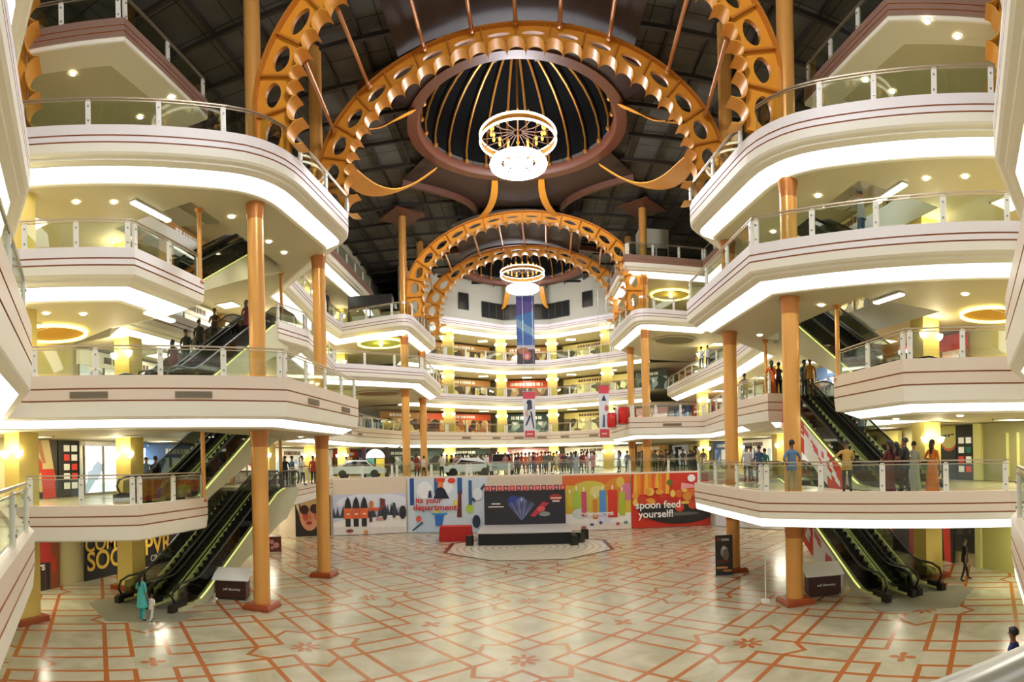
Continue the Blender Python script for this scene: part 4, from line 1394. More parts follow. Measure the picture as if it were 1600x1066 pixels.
# octagonal inlay in front of the stage
m, nt, b = node_mat('ring_mosaic')
x, y, z, tc = obj_xyz(nt)
rr = Ex.op('SQRT', x * x + y * y)
f = Ex.op('FRACT', rr / .42).lt(.28)
nt.links.new(mix_col(nt, f, lin('#d5cdb8'), lin('#bcae93')), b.inputs['Base Color'])
b.inputs['Roughness'].default_value = .18
def octo(r, c0=PI / 8): return [(r * math.cos(c0 + k * PI / 4), r * .9 * math.sin(c0 + k * PI / 4)) for k in range(8)]
mb = MB(); mb.prism(octo(5.3), 0, .014); O1 = mb
o = mb.build('octagon_inlay', m, loc=(.2, 33.9, .002))
tag(o, 'octagonal ring mosaic set in the floor before the stage', 'floor inlay')
mb = MB()
a8, b8 = octo(5.3), octo(5.02)
for k in range(8):
    j = (k + 1) % 8
    mb.poly([(*a8[k], .018), (*a8[j], .018), (*b8[j], .018), (*b8[k], .018)])
mb.build('border', mat('dark_border_stone', '#5a3527', .25), o)
# ---------------------------------------------------------------- leaflet kiosks, stands
def kiosk(label, px, py, rz, flip=1):
    p = P(px, py)
    root = thing('leaflet_kiosk', label, 'kiosk', (p.x, p.y + .35, 0), rz, 'leaflet kiosks beside the columns')
    mb = MB(); mb.box((0, 0, .42), (1.25, .6, .72)); mb.build('body', mat('maroon_box', '#3d1712', .4), root)
    mb = MB(); mb.box((0, 0, .03), (1.1, .5, .06)); mb.build('base', M_DARK, root)
    mb = MB()
    for sx in (-1, 1): mb.poly([(sx * .6, -.3, .78), (sx * .6, .3, .78), (sx * .6, .3, 1.1)])
    mb.poly([(-.6, .3, .78), (.6, .3, .78), (.6, .3, 1.1), (-.6, .3, 1.1)])
    mb.build('wedge', mat('maroon_box', '#3d1712', .4), root)
    mb = MB(); mb.box((0, -.02, .96), (1.5, .82, .035), M=Matrix.Rotation(.47, 3, 'X')); mb.build('sloping_top', M_WHITE, root)
    lettering('self discovery', .13, M_WHITE, root, (.05, -.31, .42), extrude=.004)
kiosk('maroon leaflet kiosk with white sloping top beside the copper column, cinema hoarding side', 357, 938, .22)
kiosk('maroon leaflet kiosk with white sloping top beside the copper column, red advert side', 1293, 932, -.22)
p = P(1132, 900)
d = Vector((p.x, p.y)).normalized()
root = board('poster_stand', 'black upright poster stand with a figure picture beside the copper column', 'stand', (p.x - .36, p.y + .12), (p.x + .38, p.y - .06), .04, 1.78, '#17130f',
             [('#2a1c16', rect(.06, .06, .94, .95)), ('#9a9a96', ell(.52, .58, .22, .14)), ('#c8c8c4', ell(.48, .68, .09, .05)), ('#6a6560', ell(.6, .5, .18, .16)), ('#8f3424', ell(.2, .9, .1, .04)), ('#b0aca4', rect(.35, .86, .8, .92)), ('#5c2420', rect(.1, .3, .8, .38)), ('#d08a4a', rect(.06, .16, .7, .21)), ('#c9813f', rect(.45, .08, .94, .13))], [], gap=0)
mb = MB(); mb.box((.37, .1, -.02), (.8, .45, .04)); mb.build('foot', M_STEEL, root)
p = P(1196, 940)
root = thing('glass_screen', 'tall narrow glass screen standing alone by the copper column', 'screen', (p.x, p.y, 0), 1.2)
mb = MB(); mb.box((0, 0, .82), (.45, .02, 1.6)); mb.build('glass_pane', M_GLASS, root)
mb = MB(); mb.box((0, 0, .02), (.5, .3, .04)); mb.box((-.23, 0, .8), (.03, .04, 1.6)); mb.build('frame', M_POST, root)
p = P(428, 861)
root = thing('display_box', 'dark red display box with pink swirls behind the copper column', 'box', (p.x, p.y, 0), .5)
mb = MB(); mb.box((0, 0, .45), (.85, .8, .9)); mb.build('body', mat('wine_red_box', '#5c2018', .45), root)
mb = MB()
for x, z, r in ((-.15, .6, .14), (.12, .4, .18), (-.12, .25, .1)):
    mb.lathe([(r * .5, -.41), (r, -.41)], (x, 0, 0), 3) if 0 else mb.poly([(x + r * math.cos(k * PI / 6), -.405, z + r * math.sin(k * PI / 6)) for k in range(12)])
mb.build('printed_picture', pm('#c98a94'), root)
# ---------------------------------------------------------------- boards on the side walls, ground floor
XL, XR = -18.45, 18.45
yl = lambda px: PX(px, 800, XL).y
ra = yl(131); rb = yl(188); rc = yl(300)
zz = lambda px, py: PX(px, py, XL).z
hb = board('cinema_hoarding', 'black cinema hoarding with yellow lettering behind the escalators', 'hoarding', (XL, ra), (XL, rc + 2.5), 0, 2.92, '#12101a', gap=.02)
Wt = rc + 2.5 - ra
for s, px, py, h, c, nm in (('COMING', 176, 845, .95, '#d8b24a', 0), ('SOON', 176, 871, 1.25, '#dcb64c', 0), ('PVR', 247, 850, 1.35, '#dcb24a', 0), ('CINEMAS', 252, 868, .46, '#b9b5ac', 0)):
    q = PX(px, py, XL + .05)
    lettering(s, h, pm(c), hb, (q.y - ra, -.03, q.z - .05), extrude=.01, bold=.02 if h > .6 else 0)
r1, r2 = yl(40), yl(92)
board('advert_hoarding', 'tall poster of a figure in red and dark trousers by the nearest yellow pillar', 'hoarding', (XL, r1), (XL, r2), 0, 2.9, '#6b3a24',
      [('#8a4a2c', rect(.7, 0, 1, 1)), ('#2a2a30', rect(.42, 0, .52, .45)), ('#2a2a30', rect(.56, 0, .68, .45)), ('#b03030', [(.4, .42), (.74, .4), (.7, .85), (.42, .9)]), ('#c98a6a', ell(.58, .85, .1, .12)), ('#b83a2e', ell(.8, .35, .07, .14))], [('ers', .36, .36, .5, '#e8e4de', 1.0)], gap=.02)
yr = lambda px: PX(px, 800, XR).y
board('advert_hoarding', 'black panel with faint red marks beside the green wall, ground floor', 'hoarding', (XR, yr(1491)), (XR, yr(1524)), .6, 2.9, '#100e0e',
      [('#5a2030', rect(.1, .75, .4, .82)), ('#5a2030', rect(.1, .55, .45, .62)), ('#3a3a3a', rect(.15, .35, .4, .45)), ('#4a4a4a', rect(.7, .4, .8, .46))], gap=.02)
board('advert_hoarding', 'black poster with a bright red leaning shape beside the yellow pillar', 'hoarding', (XR, yr(1468)), (XR, yr(1490)), 0, 2.9, '#141010',
      [('#c8301c', [(.35, .0), (.8, .0), (.75, .7), (.2, .7)]), ('#d8c07a', [(.2, .65), (.7, .7), (.3, 1), (.05, .95)])], gap=.02)
board('advert_hoarding', 'dark poster with patchy red and white picture behind the escalators, red advert side', 'hoarding', (XR, yr(1380)), (XR, yr(1432)), 0, 2.9, '#15151a',
      [('#8f8a6a', rect(0, 0, .3, 1)), ('#7a2420', ell(.25, .6, .12, .3)), ('#c8b08a', ell(.15, .4, .1, .12)), ('#5c1c1a', rect(.8, 0, 1, .5))], [('the', .5, .55, .5, '#dcdcd8', 1.0)], gap=.02)
board('advert_hoarding', 'white hoarding with faint red script low on the far wall, red advert side', 'hoarding', (13.8, 39.6), (XR, 33.5), .05, 2.9, '#d9d6de',
      [('#c9a0a6', [(.05, .55), (.5, .6), (.45, .75), (.1, .8)]), ('#c0605a', ell(.1, .5, .06, .2)), ('#d8b0b4', ell(.35, .62, .12, .08))], gap=.02)
M_GREEN = mat('yellow_green_wall', '#b7b56a', .5, noise=.04)
root = thing('ribbed_wall_panel', 'tall yellow-green wall panel with upright ribs, ground floor, red advert side', 'wall panel', (XR, yr(1526), 0), -PI / 2)
mb = MB(); mb.box((3.2, .05, 1.47), (6.4, .08, 2.94)); mb.build('panel', M_GREEN, root)
for x_ in (.15, 3.0, 3.5, 4.0):
    mb = MB(); mb.box((x_, -.05, 1.47), (.18 if x_ > 1 else .35, .14, 2.94)); mb.build('rib', mat('pale_green_rib', '#cfcc86', .5), root)
# ---------------------------------------------------------------- shop fronts
SCH = [('#c04a22', ['#4a2416', '#8a4a22', '#b08048', '#2a1810', '#c0b088']),
       ('#e8e4d8', ['#dfe6ea', '#c8d4dc', '#f0f0ec', '#9aa8b0', '#e8dcc8']),
       ('#c8302a', ['#e8d8c8', '#c84a3a', '#f0e8dc', '#8a3028', '#e8c8a8']),
       ('#c0b068', ['#b0a274', '#5a5038', '#d0c89c', '#342e20', '#988a5c']),
       ('#3a4a44', ['#25302a', '#4a5a50', '#8a9a8c', '#1a201c', '#c8d0c0']),
       ('#a8783c', ['#7a5c34', '#3a2412', '#c8b078', '#2a1a0e', '#8a6234']),
       ('#4a6aa0', ['#c8dcf0', '#88a8d0', '#e8f0f8', '#5a7098', '#d8e0e8']),
       ('#e0a0a8', ['#f0d8d8', '#e0a0a0', '#f8f0f0', '#c87a80', '#f0e0d8'])]
SHOPW = [blotch_material('lit_shop_window_%s' % n, c[1], 1.3, emit=.28) for n, c in zip(('brick', 'pale', 'red', 'yellow', 'dark', 'amber', 'blue', 'rose'), SCH)]
SHOPS = [mat('lit_sign_%d' % i, c[0], .45, emit=.12) for i, c in enumerate(SCH)]
SHOPW += [blotch_material('bright_shop_window_white', ['#e8f0f4', '#c0d0dc', '#ffffff', '#8898a4', '#f0ece0'], 1.6, emit=1.1), blotch_material('bright_shop_window_blue', ['#c8dcf4', '#88a8d8', '#e8f2fc', '#50688c', '#d8e4f0'], 1.6, emit=1.0)]
SHOPS += [SHOPS[1], SHOPS[6]]
SNAME = ['brick-orange', 'white', 'red', 'yellow', 'dark green', 'amber', 'blue', 'rose']
M_SFRAME = mat('shop_frame', '#8a7a58', .4)
def shop(label, a, b, z0, h, k, group='lit shop fronts', sign=.7):
    a, b = Vector(a), Vector(b)
    d = b - a
    L = d.length
    d.normalize()
    n = Vector((d.y, -d.x))
    o = a + n * .12
    root = thing('shop_front', label, 'shop', (o.x, o.y, z0), math.atan2(d.y, d.x), group)
    mb = MB(); mb.box((L / 2, 0, h - sign / 2), (L, .25, sign)); mb.build('sign_band', SHOPS[k], root)
    mb = MB(); mb.box((L / 2, .05, (h - sign) / 2), (L, .05, h - sign)); mb.build('show_window', SHOPW[k], root)
    mb = MB()
    for i in range(max(2, int(L / 1.6)) + 1):
        x = L * i / max(2, int(L / 1.6))
        mb.box((x, -.02, (h - sign) / 2), (.07, .1, h - sign))
    mb.box((L / 2, -.02, .06), (L, .12, .12))
    mb.build('frame', M_SFRAME, root)
    mb = MB()                                                     # letters of the sign, too small to read
    r = random.Random(int(L * 100) + k)
    x = L * .25
    while x < L * .75:
        w = r.uniform(.12, .3)
        mb.box((x, -.14, h - sign / 2), (w, .03, sign * .42)); x += w + .1
    mb.build('lettering', SHOPS[1] if k not in (1, 3) else mat('dark_sign_lettering', '#5a2a1a', .5), root)
    return root
rng = random.Random(11)
SKIP = {('left', 1, 0), ('right', 1, 0)}
for side, X in (('left', -18.4), ('right', 18.4)):
    for k in (1, 2, 3, 4):
        z0 = 4.1 * k - .14
        h = 2.45 if k == 1 else 2.65
        y = 23.5 if k == 1 else 18.5
        i = 0
        while y < 68:
            L = rng.uniform(5.0, 8.0)
            c = rng.choice([0, 1, 1, 2, 3, 3, 5, 6] if k < 4 else [3, 3, 1, 5])
            a, b = ((X, y), (X, y + L)) if side == 'left' else ((X, y + L), (X, y))
            shop('%s shop front, %s storey gallery, %s from the near end, %s' % (SNAME[c], ORD[k - 1], ORD[i], SIDE[side][7:]), a, b, z0, h, c)
            y += L + rng.uniform(.6, 1.4)
            i += 1
# rear shops, between the rear pillars
RB = offset([Vector(p) for p in REAR], 1, -5.0)
REARK = {1: [4, 4, 7, 1, 5], 2: [5, 0, 4, 3, 7], 3: [5, 5, 0, 3, 4], 4: [1, 5, 5, 3, 1]}
for k, ks in REARK.items():
    z0 = 4.1 * k - .14
    segs = list(zip(RB, RB[1:]))
    for i, (a, b) in enumerate(segs):
        L = (b - a).length
        a2, b2 = a.lerp(b, .05), a.lerp(b, .95)
        shop('%s shop front behind the rear pillars, %s storey, %s bay across' % (SNAME[ks[i]], ORD[k - 1], ORD[i]), a2, b2, z0, 2.45 if k == 1 else 2.55, ks[i], 'lit shop fronts behind the rear balconies', .9 if k in (2, 3) and i == 2 else .7)
# lit panels on the near side walls
def cards(root, x0, z0, cols, rows, w, h, gx, gz, seed):
    r = random.Random(seed)
    for j in range(rows):
        for i in range(cols):
            mb = MB(); mb.box((x0 + i * gx, -.03, z0 + j * gz), (w, .03, h)); mb.build('brand_card', pm(('#e6e2d2', '#d9d4c0', '#c8382c', '#1f5a48', '#e0dccb')[r.randrange(5)], .25), root)
zL = 3.97
b1 = board('advert_poster', 'panel with a tall red and skin-toned figure picture on the first-storey wall, cinema hoarding side', 'panel', (XL, PX(36, 740, XL).y), (XL, PX(89, 740, XL).y), zL, 6.5, '#2c241e',
      [('#d9c48a', [(.05, .3), (.5, .1), (.95, .3), (.75, 1), (.1, 1)]), ('#c8402a', ell(.35, .55, .2, .16)), ('#d8341e', [(.55, 0), (.95, 0), (.9, .5), (.5, .5)]), ('#1d1b1a', ell(.3, .88, .2, .12)), ('#b8784a', [(.55, .6), (.65, .6), (.5, 1), (.35, 1)])], gap=.03)
y1, y2 = PX(91, 740, XL).y, PX(124, 740, XL).y
b1 = board('brand_directory', 'black directory panel with two columns of brand cards, cinema hoarding side', 'panel', (XL, y1), (XL, y2), zL, 6.5, '#191818', gap=.03)
cards(b1, (y2 - y1) * .36, .5, 2, 5, (y2 - y1) * .26, .28, (y2 - y1) * .36, .42, 2)
shop('white lit clothes shop with pale mannequins between directory and yellow pillar', (XL, PX(128, 740, XL).y), (XL, PX(186, 740, XL).y), zL, 2.5, 8, sign=.2)
shop('blue-white lit shop just past the square yellow pillar', (XL, PX(214, 740, XL).y), (XL, PX(262, 740, XL).y), zL, 2.5, 9, sign=.25)
y1, y2 = PX(1471, 740, XR).y, PX(1495, 740, XR).y
board('advert_poster', 'black panel with a pale yellow disc and orange arc, red advert side', 'panel', (XR, y1), (XR, y2), zL, 6.5, '#1b1c1f',
      [('#c8642a', ell(.55, .82, .62, .3)), ('#d9cf7a', ell(.55, .86, .58, .29)), ('#4a4a30', rect(.2, .8, .45, .84)), ('#3a3a26', rect(.5, .79, .62, .85)), ('#4a4a30', rect(.66, .82, .9, .85))], [], gap=.03)
y1, y2 = PX(1496, 740, XR).y, PX(1523, 740, XR).y
b1 = board('brand_directory', 'black directory panel with two columns of brand cards, red advert side', 'panel', (XR, y1), (XR, y2), zL, 6.5, '#161615', gap=.03)
cards(b1, abs(y2 - y1) * .3, .5, 2, 4, abs(y2 - y1) * .3, .28, abs(y2 - y1) * .42, .44, 5)
root = thing('ribbed_wall_panel', 'olive wall panel with upright lit ribs, first storey, red advert side', 'wall panel', (XR, PX(1524, 740, XR).y, zL), -PI / 2)
mb = MB(); mb.box((4, .05, 1.28), (8, .08, 2.55)); mb.build('panel', mat('olive_wall', '#8f8a5c', .5, noise=.05), root)
mb = MB(); mb.box((.25, -.06, 1.28), (.5, .14, 2.55)); mb.build('corner_post', mat('pale_green_rib', '#cfcc86', .5), root)
for x_, h_ in ((2.0, 1.9), (2.6, 1.9), (3.2, 2.2)):
    mb = MB(); mb.box((x_, -.02, h_ / 2 + .2), (.14, .06, h_)); mb.build('rib', mat('pale_green_rib', '#cfcc86', .5), root)
# ---------------------------------------------------------------- rear hall: archway shop, cars, banners, gift cans
p = PY(587, 742, 46.0)
root = thing('archway_stall', 'dark brown archway stall with a white half-round top', 'stall', (p.x, 46.0, 3.95), .2)
for sx in (-1, 1):
    mb = MB(); mb.box((sx * .95, 0, 1.25), (.3, .4, 2.5)); mb.build('post', mat('dark_brown_wood', '#4a1f14', .4), root)
mb = MB(); mb.poly([(.8 * math.cos(PI * k / 14), -.05, 1.6 + .75 * math.sin(PI * k / 14)) for k in range(15)]); mb.poly([(.8 * math.cos(PI * k / 14), .05, 1.6 + .75 * math.sin(PI * k / 14)) for k in range(15)])
mb.build('half_round_sign', mat('lit_white_sign', '#e4ecf6', .4, emit=.8), root)
mb = MB(); mb.box((-.45, .1, .8), (.7, .1, 1.5)); mb.build('green_panel', mat('shop_green', '#5a9a78', .5, emit=.3), root)
mb = MB(); mb.box((.4, .1, .8), (.7, .1, 1.5)); mb.build('yellow_panel', mat('shop_yellow', '#d8c04a', .5, emit=.4), root)
M_CARW = mat('white_car_paint', '#dfe3e6', .2, noise=.01)
M_CARS = mat('silver_car_paint', '#b8c4cc', .2, metal=.4)
M_CARG = mat('car_glass', '#1c2226', .08)
def car(label, x, y, rz, m, suv=False):
    root = thing('car', label, 'car', (x, y, 3.95), rz, 'cars on show in the rear hall')
    prof = [(-2.1, .35), (-2.15, .75), (-1.2, .92), (-.6, 1.42), (.8, 1.46), (1.55, 1.0), (2.1, .88), (2.12, .35)] if not suv else [(-2.1, .4), (-2.15, .95), (-1.15, 1.08), (-.65, 1.72), (1.75, 1.72), (2.1, 1.1), (2.12, .4)]
    mb = MB()
    w = .85
    top = max(z for _, z in prof)
    L, R = [], []
    for px_, z in prof:
        k = w if z < 1.0 else w * (1 - .18 * (z - 1.0) / max(.01, top - 1.0))
        L.append((px_, -k, z)); R.append((px_, k, z))
    mb.poly(L); mb.poly(R[::-1])
    for i in range(len(prof)):
        j = (i + 1) % len(prof)
        mb.poly([L[i], L[j], R[j], R[i]])
    mb.build('body', m, root)
    mb = MB()
    zt, zb = top - .1, .98 if not suv else 1.1
    xa = (-1.0, -.55, .72, 1.3) if not suv else (-1.0, -.58, 1.65, 1.95)
    for sy in (-1, 1):
        mb = MB()
        mb.poly([(xa[0], sy * (w + .01), zb), (xa[3], sy * (w + .01), zb), (xa[2], sy * (w * .84 + .01), zt), (xa[1], sy * (w * .84 + .01), zt)])
        mb.build('side_window', M_CARG, root)
    mb = MB()
    q0, q1 = ((-1.2, .94), (-.62, 1.40)) if not suv else ((-1.13, 1.12), (-.68, 1.68))
    mb.poly([(q0[0] - .02, -w * .9, q0[1] + .02), (q0[0] - .02, w * .9, q0[1] + .02), (q1[0] - .02, w * .78, q1[1]), (q1[0] - .02, -w * .78, q1[1])])
    mb.build('windscreen', M_CARG, root)
    for sx in (-1.3, 1.3):
        for sy in (-1, 1):
            mb = MB()
            mb.tube([(sx, sy * .72, .33), (sx, sy * .9, .33)], .33, 18)
            mb.build('wheel', M_BLACK, root, smooth=True)
    for sy in (-1, 1):
        mb = MB(); mb.box((-2.14, sy * .6, .68), (.08, .35, .16)); mb.build('headlight', M_STEEL, root)
car('white car behind the railing beside the copper column at the far end', -13.2, 44.6, PI + .15, M_CARW)
car('white car among the crowd above the pale blue hoarding', -4.6, 46.0, .3, M_CARW)
car('silver car facing the railing above the stage', -1.9, 47.6, PI / 2 + .1, M_CARS, True)
def banner(label, px0, px1, py0, py1, y, bg, shapes, texts=()):
    a, b = PY(px0, py0, y), PY(px1, py0, y)
    z1, z0 = a.z, PY(px0, py1, y).z
    root = board('hanging_banner', label, 'banner', (a.x, y), (b.x, y), z0, z1, bg, shapes, texts, 'banners hanging in the atrium', gap=0, thick=.02)
    mb = MB()
    W_ = b.x - a.x
    mb.bar((-.05, 0, z1 - z0), (W_ + .05, 0, z1 - z0), .06, .06)
    mb.build('batten', M_STEEL, root)
    mb = MB()
    mb.bar((-.05, 0, 0), (W_ + .05, 0, 0), .06, .06)
    mb.build('batten', M_STEEL, root)
    mb = MB()
    for x_ in (.1, W_ - .1): mb.tube([(x_, 0, z1 - z0), (x_, 0, RZ - z0)], .012, 5)
    mb.build('hanging_wire', M_STEEL, root)
banner('tall blue banner with sky and a motorcycle hanging before the rear wall', 806, 834, 463, 570, 56.0, '#3a86d8',
       [('#3a3a9a', rect(0, .78, 1, 1)), ('#5a4aa8', [(0, .72), (1, .78), (1, .9), (0, .95)]), ('#8ac0ec', [(0, .55), (1, .4), (1, .5), (0, .68)]), ('#2a6ac8', [(0, .35), (1, .2), (1, .38), (0, .5)]), ('#d8d8e8', rect(0, .22, 1, .28)), ('#3a2c34', rect(0, 0, 1, .22)), ('#b87858', ell(.35, .2, .3, .05)), ('#d85a5a', ell(.55, .13, .24, .07)), ('#e8c8c8', ell(.55, .12, .12, .04)), ('#1a181c', rect(0, 0, 1, .03))])
banner('narrow white banner with a man walking, red ends, hanging over the stage', 817, 836, 612, 684, 50.5, '#e4e6f0',
       [('#d8485a', rect(0, .84, 1, 1)), ('#d84a50', rect(.1, 0, .92, .15)), ('#efc0c0', rect(.25, .06, .75, .09)), ('#3a405a', [(.3, .58), (.75, .62), (.7, .78), (.4, .78)]), ('#2a2e48', ell(.5, .76, .22, .06)), ('#d8b0a0', ell(.3, .52, .14, .09)), ('#3a4058', [(.55, .58), (.72, .55), (.9, .2), (.8, .18)]), ('#3a4058', [(.5, .5), (.62, .45), (.25, .25), (.15, .27)])], [])
banner('narrow white banner with a small figure, red ends, beside the red cylinders', 935, 951, 602, 684, 50.5, '#e2e4f2',
       [('#d8485a', rect(0, .84, 1, 1)), ('#d84a50', rect(.05, 0, .98, .16)), ('#efc0c0', rect(.25, .06, .75, .09)), ('#3a3a58', [(.25, .7), (.75, .7), (.5, .82)]), ('#c86070', ell(.75, .56, .2, .06)), ('#5a6a90', [(.3, .2), (.6, .2), (.65, .42), (.4, .44)])], [])
for i, (px, py0, py1, r) in enumerate(((956, 646, 668, .36), (975, 637, 662, .44))):
    a = PY(px, py1, 42.6)
    b = PY(px, py0, 42.6)
    root = thing('red_cylinder_sign', '%s shiny red cylinder advert fixed to the second-storey bay' % ('smaller' if i == 0 else 'larger'), 'advertisement', (a.x, a.y, a.z), 0, 'red cylinder adverts')
    H_ = b.z - a.z
    mb = MB(); mb.lathe([(r * .9, 0), (r, .08), (r, H_ - .08), (r * .9, H_)], n=24); mb.build('can', mat('shiny_red', '#c8201c', .15), root, smooth=True)
    mb = MB(); mb.lathe([(r * .8, H_), (r * .8, H_ + .05)], n=24); mb.build('lid', M_STEEL, root)
    mb = MB(); mb.box((0, r + .12, H_ / 2), (r * 2.4, .06, H_ * 1.1)); mb.build('backboard', M_WHITE, root)
    mb = MB(); mb.bar((0, r + .12, H_ * .3), (7.95 - a.x, r + .5, H_ * .3), .08, .08); mb.build('bracket_arm', M_STEEL, root)
# lift lobby box on the fifth-storey far bay
a, b = PY(1001, 398, 45.5), PY(1047, 398, 45.5)
root = thing('lift_housing', 'cream lift housing with two dark doors on the top far balcony', 'lift', ((a.x + b.x) / 2, 45.9, 20.35), -.02)
W_ = b.x - a.x
mb = MB(); mb.box((0, .8, 1.85), (W_, 1.6, 3.7)); mb.build('housing', M_WHITEWALL, root)
for sx in (-1, 1):
    mb = MB(); mb.box((sx * W_ * .21 + W_ * .06, -.02, 1.05), (W_ * .34, .06, 2.1)); d_ = mb.build('door', M_DARK, root)
    mb = MB(); mb.box((sx * W_ * .21 + W_ * .06, -.06, 1.0), (W_ * .22, .03, 1.8)); mb.build('door_panel', mat('bronze_lift_panel', '#6a5a3c', .35, metal=.4), d_)
# dark kiosk at the fourth-storey far bay, cinema hoarding side
p = PY(583, 497, 44.5)
root = thing('dark_booth', 'dark booth with glass front on the fourth-storey far bay, cinema hoarding side', 'booth', (p.x - .3, 44.9, 16.26), .1)
mb = MB(); mb.box((0, .3, 2.1), (3.6, 1.4, .8)); mb.build('canopy', M_DARK, root)
for x_ in (-1.75, 0, 1.75):
    mb = MB(); mb.box((x_, -.3, .85), (.1, .1, 1.7)); mb.build('post', M_DARK, root)
mb = MB(); mb.box((0, .5, .5), (3.2, .5, 1.0)); mb.build('counter', mat('pale_counter', '#b8b89a', .4), root)
# ---------------------------------------------------------------- ceiling fittings
def downlight(px, py, z, e=55, r=.11):
    p = P(px, py, z - .015)
    root = thing('downlight', '', 'ceiling light', (p.x, p.y, p.z), 0, 'round downlights in the balcony soffits')
    mb = MB(); mb.lathe([(r, -.015), (r * 1.0, .0)], n=14); mb.build('lens', M_LAMP, root)
    mb = MB()
    for k in range(18):
        a0, a1 = 2 * PI * k / 18, 2 * PI * (k + 1) / 18
        mb.poly([(r * math.cos(a0), r * math.sin(a0), -.018), (r * math.cos(a1), r * math.sin(a1), -.018), (1.35 * r * math.cos(a1), 1.35 * r * math.sin(a1), -.006), (1.35 * r * math.cos(a0), 1.35 * r * math.sin(a0), -.006)])
    mb.build('rim', M_WHITE, root)
    if e: lamp('downlight_lamp', 'SPOT', (0, 0, -.04), e, '#fbf8dc', .1, root, spot=2.3)
    return root
DL = {('left', 4): [(119, 316), (178, 316), (362, 339), (420, 378), (444, 395)], ('left', 3): [(130, 491), (72, 300 + 190)], ('right', 4): [(1278, 306), (1447, 279), (1508, 276), (1208, 362)],
      ('right', 3): [(1283, 477), (1187, 524), (1508, 460)], ('left', 5): [(114, 115), (268, 153), (219, 183)], ('right', 5): [(1352, 125), (1449, 33), (1496, 57), (1394, 143)],
      ('left', 2): [(330, 683), (470, 683)], ('right', 2): [(1400, 655), (1500, 650)]}
for (side, k), L in DL.items():
    z = 4.1 * k - (1.65 if k == 2 else .80 if k == 5 else 1.44)
    for i, (px, py) in enumerate(L):
        o = downlight(px, py, z, 160 if k > 2 else 0)
        o['label'] = 'round downlight under the %s-storey balcony, %s counted towards the picture edge, %s' % (ORD[k - 1], ORD[i], SIDE[side][7:])
def coffer(label, px, py, z, r, lit, col='#e8c83a', bulb=False, ry=1.0):
    p = P(px, py, z - .02)
    root = thing('ceiling_coffer', label, 'ceiling coffer', (p.x, p.y, p.z), 0, 'round coffers in the balcony soffits')
    mb = MB()
    n = 36
    for r0, z0, r1, z1 in ((r, -.12, r, .0), (r, -.12, r * .93, -.12), (r * .93, -.12, r * .9, -.02)):
        for k in range(n):
            a0, a1 = 2 * PI * k / n, 2 * PI * (k + 1) / n
            mb.poly([(r0 * math.cos(a0), ry * r0 * math.sin(a0), z0), (r0 * math.cos(a1), ry * r0 * math.sin(a1), z0), (r1 * math.cos(a1), ry * r1 * math.sin(a1), z1), (r1 * math.cos(a0), ry * r1 * math.sin(a0), z1)])
    mb.build('light_ring', mat('coffer_glow', '#fff09a', .5, emit=3.0, ecol='#ffe67a') if lit else M_SOFFIT, root)
    mb = MB(); mb.poly([(r * .92 * math.cos(2 * PI * k / n), ry * r * .92 * math.sin(2 * PI * k / n), -.03) for k in range(n)])
    mb.build('dish', mat('coffer_' + col.lstrip('#'), col, .6), root)
    if bulb:
        mb = MB(); mb.lathe([(.02, -.3), (.14, -.2), (.14, -.1), (.03, -.03)], n=12); mb.build('bulb', M_LAMP, root)
        lamp('coffer_lamp', 'POINT', (0, 0, -.6), 60, '#ffeeb0', .15, root)
coffer('yellow glowing round coffer, third-storey soffit, cinema hoarding side', 80, 520, 10.86, 1.5, True, '#c8962a')
coffer('yellow glowing round coffer, third-storey soffit, red advert side', 1550, 490, 10.86, 1.3, True, '#c8962a')
coffer('green-yellow coffer with a bulb under the fourth-storey far bay, cinema hoarding side', 595, 536, 14.96, 1.9, True, '#8f9a3a', True)
coffer('gold coffer with a bulb under the fifth-storey far bay, red advert side', 1048, 460, 19.06, 1.75, True, '#9a8a30', True)
coffer('dull olive coffer without light under the fourth-storey far bay, red advert side', 1054, 531, 14.96, 1.85, False, '#6f6a48')
coffer('bronze coffer without light under the third-storey far bay, cinema hoarding side', 592, 614, 10.86, 2.0, False, '#7a5a34')
def glow_bar(label, p, q):  # glowing bar stands in for the lit edge of a slab opening
    root = thing('glow_bar', label, 'ceiling light', p, 0, 'glowing bars for the lit edges of the openings')
    d = Vector(q) - Vector(p)
    mb = MB(); mb.bar((0, 0, 0), tuple(d), .22, .06); mb.build('glow_face', mat('lit_edge_glow', '#ffffff', .5, emit=3.5, ecol='#f4f8e8'), root)
    mb = MB(); mb.bar((0, 0, .05), tuple(d + Vector((0, 0, .05))), .28, .05); mb.build('housing', M_WHITE, root)
for lab, (x0, y0), (x1, y1), z in (('white glowing bar for the lit edge of the fourth-storey opening, cinema hoarding side', (207, 316), (264, 346), 14.86), ('white glowing bar for the lit edge of the third-storey opening, cinema hoarding side', (228, 489), (270, 503), 10.75),
                                 ('white glowing bar for the lit edge of the fourth-storey opening, red advert side', (1414, 288), (1368, 318), 14.86), ('white glowing bar for the lit edge of the third-storey opening, red advert side', (1410, 460), (1368, 474), 10.75)):
    glow_bar(lab, P(x0, y0, z), P(x1, y1, z))
